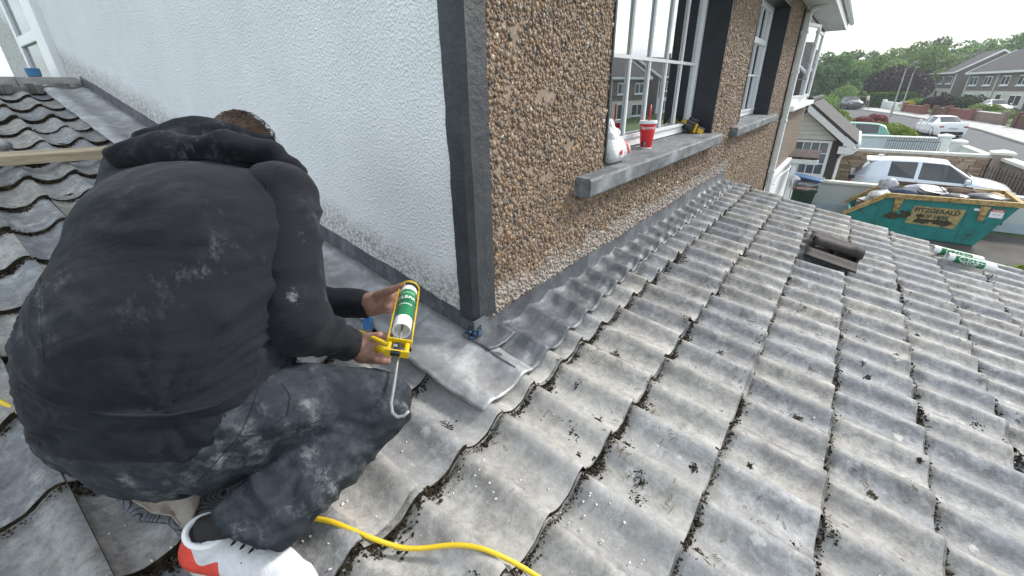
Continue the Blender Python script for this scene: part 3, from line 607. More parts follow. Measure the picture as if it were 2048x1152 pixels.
MB().tube([(lx, ly, lz - .55), (lx, ly, lz - .05)], .018, 8).build('stem', PVCG, ln_, True); MB().tube([(lx, ly, lz - .5), (lx + .02, -.06, lz - .55)], .015, 6).build('bracket', PVCG, ln_, True)
# ------------------------------------------------------------------ ground, road, footpaths
def groundsheet(name, pts_l, pts_r, lift, mat, n=1):   # strip between two polylines given as (x, y)
    V = []; F = []
    for a, b in zip(pts_l, pts_r): V += [(a[0], a[1], terr(a[0]) + lift), (b[0], b[1], terr(b[0]) + lift)]
    for i in range(len(pts_l) - 1): F.append((2 * i, 2 * i + 1, 2 * i + 3, 2 * i + 2))
    m = MB(); m.add(V, F)
    me = bpy.data.meshes.new(name); me.from_pydata(m.v, [], m.f); me.update(); bm = bmesh.new(); bm.from_mesh(me); bmesh.ops.recalc_face_normals(bm, faces=bm.faces[:])
    if sum(f.normal.z for f in bm.faces) < 0: bmesh.ops.reverse_faces(bm, faces=bm.faces[:])
    bm.to_mesh(me); bm.free(); return tag(link(name, me, mat), kind='structure')
ASPH = M('asphalt', (.075, .078, .085), .85, .2, 3, .4, 120); DRIVE = M('tarmac_drive', (.085, .078, .07), .9, .35, 1.2, .4, 90); PATH = M('concrete_path', (.42, .41, .39), .85, .15, 2, .3, 60)
LAWN = M('lawn', (.07, .12, .03), .95, .4, 6, .8, 90)
xs = [-400, -60, 0, 20, 42, 60, 80, 100, 150, 400, 1500]
groundsheet('ground', [(x, 900) for x in xs], [(x, -900) for x in xs], -.02, LAWN)
FK = [(-60, -16), (0, -14), (30, -12.2), (43.5, -10.6), (52.3, -9.7), (58.3, -8.5), (66.7, -5.7), (77, -1.5), (90, 4.2), (110, 15)]
NK = [(-60, -9.2), (0, -8.7), (30, -7.2), (43.5, -5.6), (51, -4.4), (56, -2.9), (63.5, -.2), (73, 3.8), (85, 9.2), (104, 20)]
def off(pl, d):
    o = []
    for i, p in enumerate(pl):
        a = Vector(pl[max(i - 1, 0)]); b = Vector(pl[min(i + 1, len(pl) - 1)]); t = (b - a).normalized(); o.append((p[0] - t.y * d, p[1] + t.x * d))
    return o
groundsheet('road', NK, FK, .0, ASPH)
groundsheet('footpath', off(FK, -2.6), off(FK, -.12), .12, PATH); groundsheet('footpath', off(NK, .12), off(NK, 1.5), .12, PATH)
KERB = M('kerb_stone', (.36, .35, .33), .85, .15, 4)
for pl, a, b in ((FK, -.12, .0), (NK, .0, .12)):
    V = []; F = []
    for p, q in zip(off(pl, a), off(pl, b)):
        z = terr(p[0]); V += [(p[0], p[1], z - .05), (p[0], p[1], z + .124), (q[0], q[1], z + .124), (q[0], q[1], z - .05)]
    for i in range(len(pl) - 1):
        for j in range(3): F.append((4 * i + j, 4 * i + j + 1, 4 * i + 5 + j, 4 * i + 4 + j))
    m = MB(); m.add(V, F); tag(m.build('kerb', KERB), kind='structure')
groundsheet('driveway', [(-3, -.3), (16.8, -.3)], [(-3, -6.4), (16.8, -5.9)], -.012, DRIVE)
groundsheet('driveway', [(17.5, -1.9), (22.7, -1.9)], [(17.5, -5.6), (22.7, -5.6)], -.012, PATH)
groundsheet('driveway', [(33, 3), (45, 3)], [(33, -3.7), (45, -3.7)], -.012, PATH)
# ------------------------------------------------------------------ boundary walls
WGREEN = M('pale_grey_green_wall_paint', (.52, .56, .54), .8, .06, 2, .2, 60); CAP = M('cream_cap_stone', (.66, .65, .58), .8, .1, 5, .2, 40)
bw = empty('boundary_wall', (17.15, -3, GR), 'low pale grey-green rendered wall behind the teal skip', 'wall')
MB().box((17.05, -7.2, GR), (17.25, .6, -1.99)).build('wall', WGREEN, bw); MB().bbox((17.0, -7.25, -1.99), (17.3, .65, -1.90), .02).build('coping', CAP, bw)
MB().box((17.035, -7.2, GR), (17.049, .6, -2.62)).build('plinth', M('pale_blue_plinth', (.42, .50, .56), .8, .08), bw)
k = NT('split_stone'); v = k.noise(6, 5, .7, stretch=(1, 1, 3)); oi = k.n('ObjectInfo'); c = k.ramp(v, [(.3, rgb(.36, .27, .19)), (.7, rgb(.60, .49, .37))]); c = k.mix(1, c, k.ramp(oi.outputs['Random'], [(0, rgb(.6, .55, .5)), (1, rgb(1.15, 1.12, 1.1))]), 'MULTIPLY'); k.set(c, .9, 0, .2); k.bump(k.noise(22, 5, .7), .8, .03); STONE = k.m
def stone_variants():
    out = []
    for s in range(4):
        m = MB(); m.bbox((-.5, -.5, -.5), (.5, .5, .5), .08); r = random.Random(s); m.xf(lambda p: Vector((p.x * (1 + r.uniform(-.05, .05)), p.y * (1 + r.uniform(-.2, .2)), p.z * (1 + r.uniform(-.12, .12)))))
        me = bpy.data.meshes.new('stone'); me.from_pydata(m.v, [], m.f); me.update(); me.materials.append(STONE); out.append(me)
    return out
STV = stone_variants()
def stone_wall(name, a, b, z0, z1, label, th=.22, face=1):
    a = Vector((a[0], a[1], 0)); b = Vector((b[0], b[1], 0)); d = (b - a).normalized(); nrm = Vector((-d.y, d.x, 0)) * face; L = (b - a).length; ang = math.atan2(d.y, d.x)
    w = empty(name, (*((a + b) / 2).xy, z0), label, 'wall'); c = (a + b) / 2
    def bx(nm, u0, u1, n0, n1, za, zb, mat):
        m = MB(); m.bbox((u0, n0, za), (u1, n1, zb), .015); m.xf(lambda p: a + d * p.x + nrm * p.y + Vector((0, 0, p.z))); m.build(nm, mat, w)
    bx('backing', 0, L, -th / 2, th / 2, z0, z1, M('stone_mortar', (.2, .16, .13), .9) if 'stone_mortar' not in bpy.data.materials else bpy.data.materials['stone_mortar'])
    bx('coping', -.05, L + .05, -th / 2 - .06, th / 2 + .06, z1 + .002, z1 + .11, CAP)
    r = random.Random(len(label)); z = z0
    while z < z1 - .05:
        h = r.uniform(.075, .115); h = min(h, z1 - z); u = 0
        while u < L - .05:
            ln = min(r.uniform(.28, .60), L - u); o = bpy.data.objects.new('stone', r.choice(STV)); COL.objects.link(o); o.parent = w; o.matrix_parent_inverse = wloc(w).inverted()
            p = a + d * (u + ln / 2) + nrm * (th / 2 + .008); o.location = (p.x, p.y, z + h / 2); o.scale = (ln * .97, .07 + r.random() * .03, h * .93); o.rotation_euler = (0, 0, ang); u += ln
        z += h
    return w
sw = stone_wall('stone_clad_wall', (22.9, -5.45), (22.9, -1.0), GR, -1.56, 'tan split stone clad wall with cream coping behind the silver hatchback')
PIER = M('buff_pier_render', (.38, .31, .25), .85, .15, 5, .3, 40)
def pier(name, x, y, z0, z1, s, label, mat, capmat, group=None):
    p = empty(name, (x, y, z0), label, 'pillar', group); MB().bbox((x - s, y - s, z0), (x + s, y + s, z1), .012).build('shaft', mat, p)
    m = MB(); e = s + .07; m.add([(x - e, y - e, z1 + .002), (x + e, y - e, z1 + .002), (x + e, y + e, z1 + .002), (x - e, y + e, z1 + .002), (x - e, y - e, z1 + .08), (x + e, y - e, z1 + .08), (x + e, y + e, z1 + .08), (x - e, y + e, z1 + .08), (x, y, z1 + .17)], [(3, 2, 1, 0), (0, 1, 5, 4), (1, 2, 6, 5), (2, 3, 7, 6), (3, 0, 4, 7), (4, 5, 8), (5, 6, 8), (6, 7, 8), (7, 4, 8)]); m.build('cap', capmat, p); return p
pier('gate_pillar', 22.9, -5.72, GR, -1.42, .24, 'buff rendered pillar with pyramid cream cap at the end of the stone wall', PIER, CAP)
stone_wall('stone_front_wall', (22.62, -5.85), (17.6, -6.35), GR, -1.62, 'low tan stone front wall running along the footpath beyond the skip')
IRON = M('black_iron', (.012, .012, .014), .45)
def railing(name, a, b, z0, z1, n, label, scroll=False):
    a = Vector(a); b = Vector(b); g = empty(name, (*((a + b) / 2).xy, z0), label, 'railing'); d = (b - a)
    for z in (z0 + .12, z1 - .12): MB().tube([(a.x, a.y, z), (b.x, b.y, z)], .014, 6).build('rail', IRON, g)
    for i in range(n + 1):
        p = a + d * i / n; MB().tube([(p.x, p.y, z0), (p.x, p.y, z1 + (.06 if i % 2 else 0))], .011, 6).build('bar', IRON, g)
    return g
railing('iron_gate', (21.9, -5.2), (19.6, -5.95), GR + .05, -1.72, 14, 'black iron gate leaf with upright bars beside the stone front wall')
# white wall further along, with its own railing
ww = empty('white_garden_wall', (32.5, -2.5, GR), 'white rendered garden wall with black railings leaning in front', 'wall')
WBLUE = M('cool_white_render', (.62, .66, .72), .8, .06, 3); MB().box((32.3, -5.0, GR), (32.5, 1.2, -1.78)).build('wall', WBLUE, ww); MB().bbox((32.22, -5.0, -1.778), (32.58, 1.25, -1.69), .02).build('coping', WHITE, ww)
pier('gate_pillar', 32.45, -5.28, GR, -1.66, .24, 'white pillar with flat cap ending the white garden wall', WHITE, WHITE)
pier('gate_pillar', 30.3, -5.55, GR, -1.72, .22, 'short white pillar with shrub at its foot across the gateway', WHITE, WHITE)
railing('garden_railing', (31.9, -2.9), (31.9, -5.1), GR + .05, -1.78, 22, 'row of black iron bars standing against the white garden wall')
w3 = empty('white_front_wall', (28, -6, GR), 'low white front wall sloping away beside the road', 'wall'); m = MB(); m.prism([(30.1, -5.65), (30.1, -5.85), (25.6, -6.25), (25.6, -6.05)], 2, GR, -1.9); m.build('wall', WHITE, w3); m = MB(); m.prism([(30.1, -5.6), (30.1, -5.9), (25.6, -6.3), (25.6, -6.0)], 2, -1.898, -1.82); m.build('coping', CAP, w3)
# ------------------------------------------------------------------ small gabled building beyond the boundary wall
gb = empty('gabled_annexe', (19, .6, GR), 'small gabled building with white bargeboard and white grid window behind the boundary wall', 'building')
AX = 17.55
def gz(y): return .42 + (y + .1) * .80 if y < -.1 else .42 - (y + .1) * .80
m = MB(); m.prism([(-1.28, GR), (2.0, GR), (2.0, -1.30), (-.1, .30), (-1.28, -.60)], 0, AX, 22.4); m.build('wall', M('dark_pebble_wall', (.075, .072, .07), .95, .4, 60, .6, 70), gb)
m = MB(); m.prism([(-1.10, -.64), (1.0, -.64), (-.1, .22)], 0, AX - .03, AX - .002); m.build('gable_cladding', M('ivory_cladding', (.60, .60, .56), .6, .05, 2), gb)
for i in range(6): m = MB(); z = -.64 + i * .14; y1 = -.1 - (.30 - z) * 1.14 + .1; m.box((AX - .042, y1, z), (AX - .031, .9, z + .012)); m.build('cladding_joint', M('cladding_gap', (.40, .40, .38), .8) if 'cladding_gap' not in bpy.data.materials else bpy.data.materials['cladding_gap'], gb)
RT = bpy.data.materials['dark_roof_tile']
m = MB(); m.prism([(-1.62, -.72), (-.1, .46), (-.1, .56), (-1.66, -.66)], 0, AX - .22, 22.5); m.prism([(-.098, .46), (2.3, -1.3), (2.3, -1.2), (-.098, .56)], 0, AX - .22, 22.5); m.build('roof', RT, gb)
m = MB(); m.prism([(-1.60, -.73), (-.1, .45), (-.1, .24), (-1.42, -.80), (-1.60, -.80)], 0, AX - .26, AX - .225); m.build('bargeboard', WHITE, gb)
m = MB(); m.prism([(-1.60, -.80), (-1.20, -.80), (-1.20, -1.02), (-1.58, -1.02)], 0, AX - .25, AX - .03); m.build('box_end', WHITE, gb)
MB().tube([(AX - .1, -.1, .57), (22.5, -.1, .57)], .09, 8).build('ridge_cap', RT, gb)
aw = empty('window', (AX, 0, -1.7)); aw.parent = gb; aw.matrix_parent_inverse = wloc(gb).inverted()
m = MB(); y0, y1, z0, z1 = -1.0, .5, -1.82, -.66
for a, b in (((AX - .06, y0, z0), (AX - .005, y1, z0 + .09)), ((AX - .06, y0, z1 - .07), (AX - .005, y1, z1)), ((AX - .059, y0, z0 + .09), (AX - .006, y0 + .09, z1 - .07)), ((AX - .059, .02, z0 + .09), (AX - .006, .10, z1 - .07))): m.bbox(a, b, .006)
m.build('frame', BAR, aw)
for c in np.linspace(y0 + .09, .02, 5)[1:-1]: MB().box((AX - .05, c - .014, z0 + .09), (AX - .02, c + .014, z1 - .07)).build('glazing_bar', BAR, aw)
for c in np.linspace(z0 + .09, z1 - .07, 4)[1:-1]: MB().box((AX - .052, y0 + .09, c - .014), (AX - .019, .02, c + .014)).build('glazing_bar', BAR, aw)
MB().box((AX - .015, y0 + .09, z0 + .09), (AX - .008, .02, z1 - .07)).build('pane', bpy.data.materials['dark_glass'], aw)
MB().box((AX - .03, .10, z0 + .09), (AX - .02, .5, z1 - .07)).build('side_pane', M('pale_glass', (.45, .52, .54), .15, .1), aw)
MB().bbox((AX - .12, y0 - .08, z0 - .12), (AX - .004, y1, z0 - .005), .015).build('sill', PVC, aw)
MB().tube([(AX - .13, -1.72, -.78), (AX - .13, -1.60, -.98), (AX - .13, -1.36, -1.06), (AX - .13, -1.30, -1.2), (AX - .13, -1.30, GR)], .045, 8).build('downpipe', PVC, gb, True)
MB().tube([(AX - .26, -1.70, -.74), (22.5, -1.70, -.74)], .06, 8).build('gutter', PVC, gb, True)
gb.location.y += .27; gb.location.z -= .06
groundsheet('lawn', [(17.4, -1.35), (22.8, -1.35)], [(17.4, -1.9), (22.8, -1.9)], .01, LAWN)
# ------------------------------------------------------------------ wheelie bin
BG = M('dark_green_plastic', (.018, .055, .035), .45, .15, 3); BB = M('blue_plastic_lid', (.05, .14, .30), .35, .1, 3)
wb = empty('wheelie_bin', (16.0, -.45, GR), 'dark green wheelie bin propped open under its blue lid, rubbish bulging', 'bin')
bx_, by_ = 16.05, -.36
m = MB(); s0, s1 = .26, .36
m.add([(bx_ - s0, by_ - s0, GR), (bx_ + s0, by_ - s0, GR), (bx_ + s0, by_ + s0, GR), (bx_ - s0, by_ + s0, GR), (bx_ - s1, by_ - s1, -2.0), (bx_ + s1, by_ - s1, -2.0), (bx_ + s1, by_ + s1, -2.0), (bx_ - s1, by_ + s1, -2.0)], [(3, 2, 1, 0), (4, 5, 6, 7), (0, 1, 5, 4), (1, 2, 6, 5), (2, 3, 7, 6), (3, 0, 4, 7)]); m.build('body', BG, wb)
MB().bbox((bx_ - s1 - .03, by_ - s1 - .03, -2.08), (bx_ + s1 + .03, by_ + s1 + .03, -1.998), .02).build('rim', BG, wb)
V = []; F = []; n = 14
for i in range(n + 1):
    for j in range(n + 1):
        u, v_ = i / n * 2 - 1, j / n * 2 - 1; zz = -1.70 + .07 * (1 - u * u) * (1 - v_ * v_ * .5) + .05 * (-u) ; V.append((bx_ + u * .42, by_ + v_ * .44, zz + .07 * v_))
for i in range(n):
    for j in range(n): F.append((i * (n + 1) + j, (i + 1) * (n + 1) + j, (i + 1) * (n + 1) + j + 1, i * (n + 1) + j + 1))
m = MB(); m.add(V, F); o = m.build('lid', BB, wb, True); s_ = o.modifiers.new('t', 'SOLIDIFY'); s_.thickness = .05; s_.offset = -1
for i in range(3): MB().bbox((bx_ - s1 - .01, by_ - .25 + i * .25 - .015, GR + .2), (bx_ - s1 + .03, by_ - .25 + i * .25 + .015, -2.1), .005).build('rib', BG, wb)
for sy in (-1, 1): MB().lathe((bx_ + .28, by_ + sy * .27, GR + .12), (0, 1, 0), [(0, -.03), (.11, -.03), (.12, 0), (.11, .03), (0, .03)], 14).build('wheel', IRON, wb)
def sack(name, c, r, mat, label, cat, seed, group=None, parent=None):
    bm = bmesh.new(); bmesh.ops.create_icosphere(bm, subdivisions=3, radius=1)
    for v in bm.verts:
        p = v.co.copy(); d = 1 + .28 * mnoise.noise(p * 1.7 + Vector((seed * 7.1, 0, 0))) + .13 * mnoise.noise(p * 4.5 + Vector((0, seed * 3.3, 0))); v.co = Vector((c[0] + p.x * r[0] * d, c[1] + p.y * r[1] * d, c[2] + p.z * r[2] * d))
    me = bpy.data.meshes.new(name); bm.to_mesh(me); bm.free(); return tag(link(name, me, mat, parent, True), label, cat, group)
GREYBAG = M('grey_film', (.35, .35, .38), .4, .3, 9); PINK = M('pinkish_cardboard', (.42, .30, .28), .8, .2, 5)
sack('rubbish_bag', (bx_ - .02, by_ + .02, -1.87), (.36, .40, .13), GREYBAG, 'grey plastic rubbish sack squeezed under the blue bin lid', 'bag', 2)
sack('cardboard_scrap', (bx_ - .3, by_ + .02, -1.99), (.12, .33, .06), PINK, 'pinkish crumpled scrap poking over the bin rim', 'cardboard', 5)
# ------------------------------------------------------------------ skip
SK = {}
k = NT('teal_skip_paint'); a = k.noise(3, 6, .7); r_ = k.noise(4.5, 8, .75, off=(4, 2, 1)); c = k.ramp(a, [(.3, rgb(.008, .15, .14)), (.7, rgb(.015, .24, .22))]); c = k.mix(k.ramp(r_, [(.55, 0), (.63, .8)]), c, rgb(.05, .035, .02)); c = k.mix(k.ramp(k.noise(16, 8, .8, stretch=(1, .4, 1)), [(.60, 0), (.68, .6)]), c, rgb(.10, .09, .05)); k.set(c, .5, 0, .4); k.bump(k.noise(5, 4), .3, .05); TEAL = k.m
k = NT('worn_yellow_rim'); r_ = k.noise(9, 8, .75); c = k.ramp(r_, [(.35, rgb(.16, .09, .04)), (.5, rgb(.40, .27, .10)), (.7, rgb(.55, .42, .22))]); k.set(c, .7, 0, .3); RIM = k.m
sk = empty('skip', (15.8, -3.2, GR), 'teal steel skip with worn ochre rim and lettering, heaped with rubbish', 'skip')
S0, S1 = 15.0, 16.62
poly = [(-1.62, -2.42), (-2.36, -1.86), (-4.84, -1.80), (-4.36, GR + .03), (-2.15, GR + .03)]
def shell():
    m = MB(); n = len(poly); t = .03
    for x in (S0, S1 - t): m.prism(poly, 0, x, x + t)
    for i, j in ((2, 3), (3, 4), (4, 0)):
        (ya, za), (yb, zb) = poly[i], poly[j]; dy, dz = yb - ya, zb - za; L = math.hypot(dy, dz); ny, nz_ = dz / L * t, -dy / L * t
        m.prism([(ya, za), (yb, zb), (yb + ny, zb + nz_), (ya + ny, za + nz_)], 0, S0 + t, S1 - t)
    return m
shell().build('body', TEAL, sk)
m = MB()
for x in (S0 - .06, S1 - .02):
    m.prism([(-1.55, -2.47), (-2.36, -1.87), (-4.90, -1.81), (-4.90, -1.70), (-2.32, -1.755), (-1.50, -2.40)], 0, x, x + .10)
m.bbox((S0 + .04, -4.93, -1.81), (S1 - .02, -4.82, -1.705), .01); m.build('rim', RIM, sk)
for yy in (-2.62, -4.28): m = MB(); m.prism([(yy - .09, -1.86), (yy + .09, -1.86), (yy + .05, -2.22), (yy - .05, -2.22)], 0, S0 - .045, S0 - .002); m.build('lug_plate', RIM, sk); MB().lathe((S0 - .12, yy, -2.06), (1, 0, 0), [(0, 0), (.05, 0), (.05, .1), (.03, .1)], 12).build('lifting_lug', RIM, sk, True)
for yy in (-2.30, -4.02): MB().box((S0 - .02, yy - .02, GR + .04), (S0 - .001, yy + .02, -1.87)).build('side_rib', TEAL, sk)
k = NT('worn_ochre_panel'); r_ = k.noise(5, 8, .75, off=(1, 5, 2)); sx = k.n('SeparateXYZ'); k.l(k.geo.outputs['Position'], sx.inputs[0])
c = k.ramp(k.noise(12, 5), [(.3, rgb(.30, .22, .09)), (.7, rgb(.46, .36, .17))]); c = k.mix(k.ramp(r_, [(.54, 0), (.60, 1)]), c, rgb(.02, .13, .115)); c = k.mix(k.ramp(k.noise(4, 7, .7, off=(7, 3, 3)), [(.58, 0), (.66, .9)]), c, rgb(.06, .03, .015)); k.set(c, .6, 0, .3); OCH = k.m
MB().add([(S0 - .012, -2.98, -2.02), (S0 - .012, -3.98, -2.00), (S0 - .012, -3.90, -2.52), (S0 - .012, -2.90, -2.50)], [(0, 1, 2, 3)]).build('lettering_panel', OCH, sk)
INK = M('faded_black_lettering', (.025, .028, .02), .7, .3, 10)
def letters(txt, size, cy, cz, mat, sx=1.0, bold=.0, dx=.016, rot=0):
    v, f = text_mesh(txt, size, 0, bold); m = MB(); ca, sa = math.cos(rot), math.sin(rot); m.add([(S0 - dx, cy - (p[0] * ca - p[1] * sa) * sx, cz + p[0] * sa + p[1] * ca) for p in v], f); return m.build('lettering', mat, sk)
letters('FITZGERALD', .165, -3.45, -2.12, INK, .95, .004, rot=.01); letters('SKIP HIRE', .15, -3.42, -2.27, INK, .95, .003, rot=.01)
m = MB(); rr = random.Random(4)
for cy, cz, w_, h_ in ((-3.22, -2.40, .20, .10), (-3.62, -2.39, .24, .11), (-2.85, -2.28, .15, .12), (-2.6, -2.35, .2, .12), (-3.15, -2.27, .10, .05)):
    n = 18; base = len(m.v); m.add([(S0 - .019, cy, cz)] + [(S0 - .019, cy + w_ * math.cos(t) * rr.uniform(.6, 1.1), cz + h_ * math.sin(t) * rr.uniform(.5, 1.1)) for t in np.linspace(0, 2 * PI, n, endpoint=False)], [(0, i + 1, (i + 1) % n + 1) for i in range(n)])
m.build('rust_patch', M('rust_scrape', (.05, .045, .025), .9, .6, 14), sk)
def plate(nm, y0, y1, z0, z1, mat, dx=.012): return MB().box((S0 - dx - .003, y0, z0), (S0 - dx, y1, z1)).build(nm, mat, sk)
plate('sticker', -4.10, -4.22, -1.93, -1.99, WHITE, .024); plate('notice', -4.40, -4.64, -2.12, -1.97, WHITE, .02); plate('notice_band', -4.40, -4.64, -1.97, -1.91, M('red_print', (.5, .03, .04), .5), .02)
letters('DANGER', .045, -4.52, -1.942, WHITE, 1, .001, .024); letters('KEEP OFF', .035, -4.52, -2.04, INK, 1, 0, .024)
# rubbish heap: each big piece its own thing
MB().box((S0 + .04, -4.70, -2.30), (S1 - .04, -2.30, -2.02)).build('fill', M('rubble_fill', (.12, .10, .09), .95, .6, 12, .8, 30), sk)
_n = 420; _y = rng.uniform(-4.65, -1.75, _n); _x = rng.uniform(S0 + .08, S1 - .08, _n); _z = np.where(_y > -2.36, -1.90 + (-2.36 - _y) * .70, -1.90) - .10 + rng.uniform(-.03, .06, _n); _s = rng.uniform(.015, .06, _n)
tag(link('rubble', lumps(np.stack([_x, _y, _z], 1), np.stack([_s * rng.uniform(.6, 1.8, _n), _s * rng.uniform(.6, 1.8, _n), _s * .7], 1), .35, 8, rng.uniform(0, 1, _n)), None, sk), kind='stuff'); k = NT('mixed_rubble'); at = k.n('Attribute', attribute_name='pc'); at.attribute_type = 'GEOMETRY'; k.set(k.ramp(at.outputs['Fac'], [(0, rgb(.05, .04, .035)), (.3, rgb(.22, .15, .10)), (.5, rgb(.30, .30, .30)), (.7, rgb(.66, .66, .64)), (1, rgb(.75, .75, .74))]), .85, 0, .3); bpy.data.objects['rubble'].data.materials.append(k.m)
BLK = M('black_film', (.03, .03, .035), .25, .4, 7, .4, 20); WHT = M('white_rubble', (.62, .62, .62), .8, .15, 12, .5, 30); NAVY = M('navy_cloth', (.03, .05, .10), .7, .3, 8); TAN = M('tan_board', (.50, .33, .19), .8, .2, 6); BRN = M('brown_waste', (.11, .07, .05), .9, .5, 20, .6, 40)
heap = [((15.5, -4.35, -1.80), (.35, .42, .17), BLK, 'black plastic rubbish sack heaped at the high end of the skip', 'bag'), ((15.35, -3.75, -1.80), (.25, .35, .13), BLK, 'shiny black sack with white streaks in the middle of the skip', 'bag'),
        ((15.8, -3.1, -1.76), (.4, .45, .17), GREYBAG, 'grey plastic sheeting bunched in the skip', 'sheeting'), ((15.45, -2.75, -1.78), (.22, .38, .11), NAVY, 'navy and white cloth bundle in the skip', 'cloth'),
        ((15.5, -2.30, -1.92), (.38, .28, .15), WHT, 'white rubble pile at the low end of the skip', 'rubble'), ((15.9, -2.35, -1.68), (.28, .22, .18), GREYBAG, 'dark grey torn felt standing out of the skip', 'felt'),
        ((15.3, -1.88, -2.24), (.22, .18, .13), BRN, 'brown debris clump at the tip of the skip', 'debris'), ((15.7, -1.95, -2.18), (.25, .2, .12), WHT, 'broken white plaster by the skip lip', 'plaster'), ((15.8, -4.55, -1.78), (.2, .16, .14), TAN, 'crumpled tan cardboard in the corner of the skip', 'cardboard'), ((16.2, -3.9, -1.76), (.3, .5, .12), BRN, 'brown waste along the far side of the skip', 'waste')]
for i, (c_, r_, mt, lb, ct) in enumerate(heap): sack(ct.replace(' ', '_') if ct != 'bag' else 'rubbish_bag', c_, r_, mt, lb, ct, i + 11, 'rubbish in the skip')
def board(name, c, d, mat, rot, label, cat):
    m = MB(); m.bbox((-d[0] / 2, -d[1] / 2, -d[2] / 2), (d[0] / 2, d[1] / 2, d[2] / 2), .004); R3 = Matrix.Rotation(rot[2], 3, 'Z') @ Matrix.Rotation(rot[1], 3, 'Y') @ Matrix.Rotation(rot[0], 3, 'X'); m.xf(lambda p: R3 @ p + Vector(c)); return tag(m.build(name, mat), label, cat, 'rubbish in the skip')
board('board', (15.35, -1.80, -2.08), (.2, .28, .015), TAN, (.3, .2, .4), 'small tan board sticking out over the skip lip', 'board'); board('white_panel', (15.5, -2.02, -2.02), (.05, .18, .30), WHT, (.4, .1, .3), 'upright white plaster panel at the low end of the skip', 'panel')
board('window_frame_piece', (15.4, -2.16, -2.0), (.05, .07, .42), WHT, (.25, .2, 0), 'white plastic frame length poking up from the skip', 'frame'); board('dark_plank', (16.2, -3.2, -1.66), (.05, 1.9, .10), BRN, (.02, 0, .05), 'long dark plank lying across the back of the skip', 'plank')
board('grey_sheet', (15.6, -3.35, -1.70), (.5, .75, .012), GREYBAG, (.18, -.1, .35), 'grey rigid sheet tilted across the skip', 'sheet'); board('metal_angle', (15.5, -3.45, -1.62), (.03, .3, .02), BLK, (.7, 0, .4), 'short black bar pointing up from the skip', 'bar')
# ------------------------------------------------------------------ cars
CARGLASS = M('dark_car_glass', (.02, .025, .03), .06, .1, spec=.8); TYRE = M('tyre_rubber', (.015, .015, .016), .8); ALLOY = M('alloy_rim', (.35, .36, .38), .35, .1, metal=.7); BLACKP = M('black_trim', (.015, .015, .017), .5)
REDL = M('red_lamp', (.35, .01, .015), .2, .2, spec=.7); CLEARL = M('clear_lamp', (.55, .58, .6), .15, .1, spec=.7)
def paint(name, c, metal=.2): 
    k = NT(name); k.set(rgb(*c), .3, metal, .5); k.p.inputs['Coat Weight'].default_value = .6; k.p.inputs['Coat Roughness'].default_value = .06; return k.m
HATCH = dict(st=[(-2.06, .62, .64, .74, .66), (-2.04, .86, .90, .80, .70), (-1.96, .98, 1.04, .83, .68), (-1.62, 1.03, 1.40, .86, .60), (-1.42, 1.04, 1.50, .87, .60), (-1.08, 1.05, 1.545, .88, .60), (-.40, 1.01, 1.56, .88, .61), (-.30, 1.01, 1.56, .88, .61), (.20, .99, 1.54, .88, .60), (.36, .985, 1.52, .88, .60), (.98, .97, 1.13, .88, .66), (1.18, .965, 1.03, .88, .68), (1.60, .92, .97, .87, .66), (1.90, .84, .88, .82, .6), (2.06, .70, .72, .70, .5), (2.10, .56, .58, .66, .5)],
             side=[(5, 6), (7, 8), (8, 9), (9, 10)], rear=[(2, 3)], front=[(9, 10)], wb=(-1.25, 1.30), r=.34)
SEDAN = dict(st=[(-2.30, .60, .62, .74, .6), (-2.28, .84, .88, .80, .62), (-2.20, .98, 1.03, .84, .64), (-1.62, 1.00, 1.06, .87, .62), (-1.0, .99, 1.40, .88, .56), (-.75, .98, 1.44, .88, .56), (-.10, .96, 1.46, .88, .57), (0.0, .96, 1.46, .88, .57), (.45, .94, 1.42, .88, .56), (1.12, .92, 1.0, .88, .62), (1.65, .86, .92, .87, .6), (2.1, .74, .78, .8, .5), (2.30, .56, .58, .66, .4)],
             side=[(4, 5), (5, 6), (7, 8)], rear=[(3, 4)], front=[(8, 9)], wb=(-1.35, 1.38), r=.32)
ESTATE = dict(st=[(-2.2, .62, .64, .76, .66), (-2.18, .92, .96, .82, .70), (-2.10, 1.02, 1.08, .84, .68), (-1.80, 1.04, 1.46, .87, .62), (-1.5, 1.03, 1.55, .88, .62), (-.9, 1.02, 1.60, .88, .62), (-.30, 1.0, 1.61, .88, .62), (-.2, 1.0, 1.61, .88, .62), (.4, .98, 1.56, .88, .6), (1.1, .97, 1.08, .88, .66), (1.7, .90, .95, .86, .64), (2.05, .78, .80, .78, .5), (2.2, .58, .6, .66, .45)],
              side=[(4, 5), (5, 6), (7, 8)], rear=[(2, 3)], front=[(8, 9)], wb=(-1.3, 1.32), r=.35)
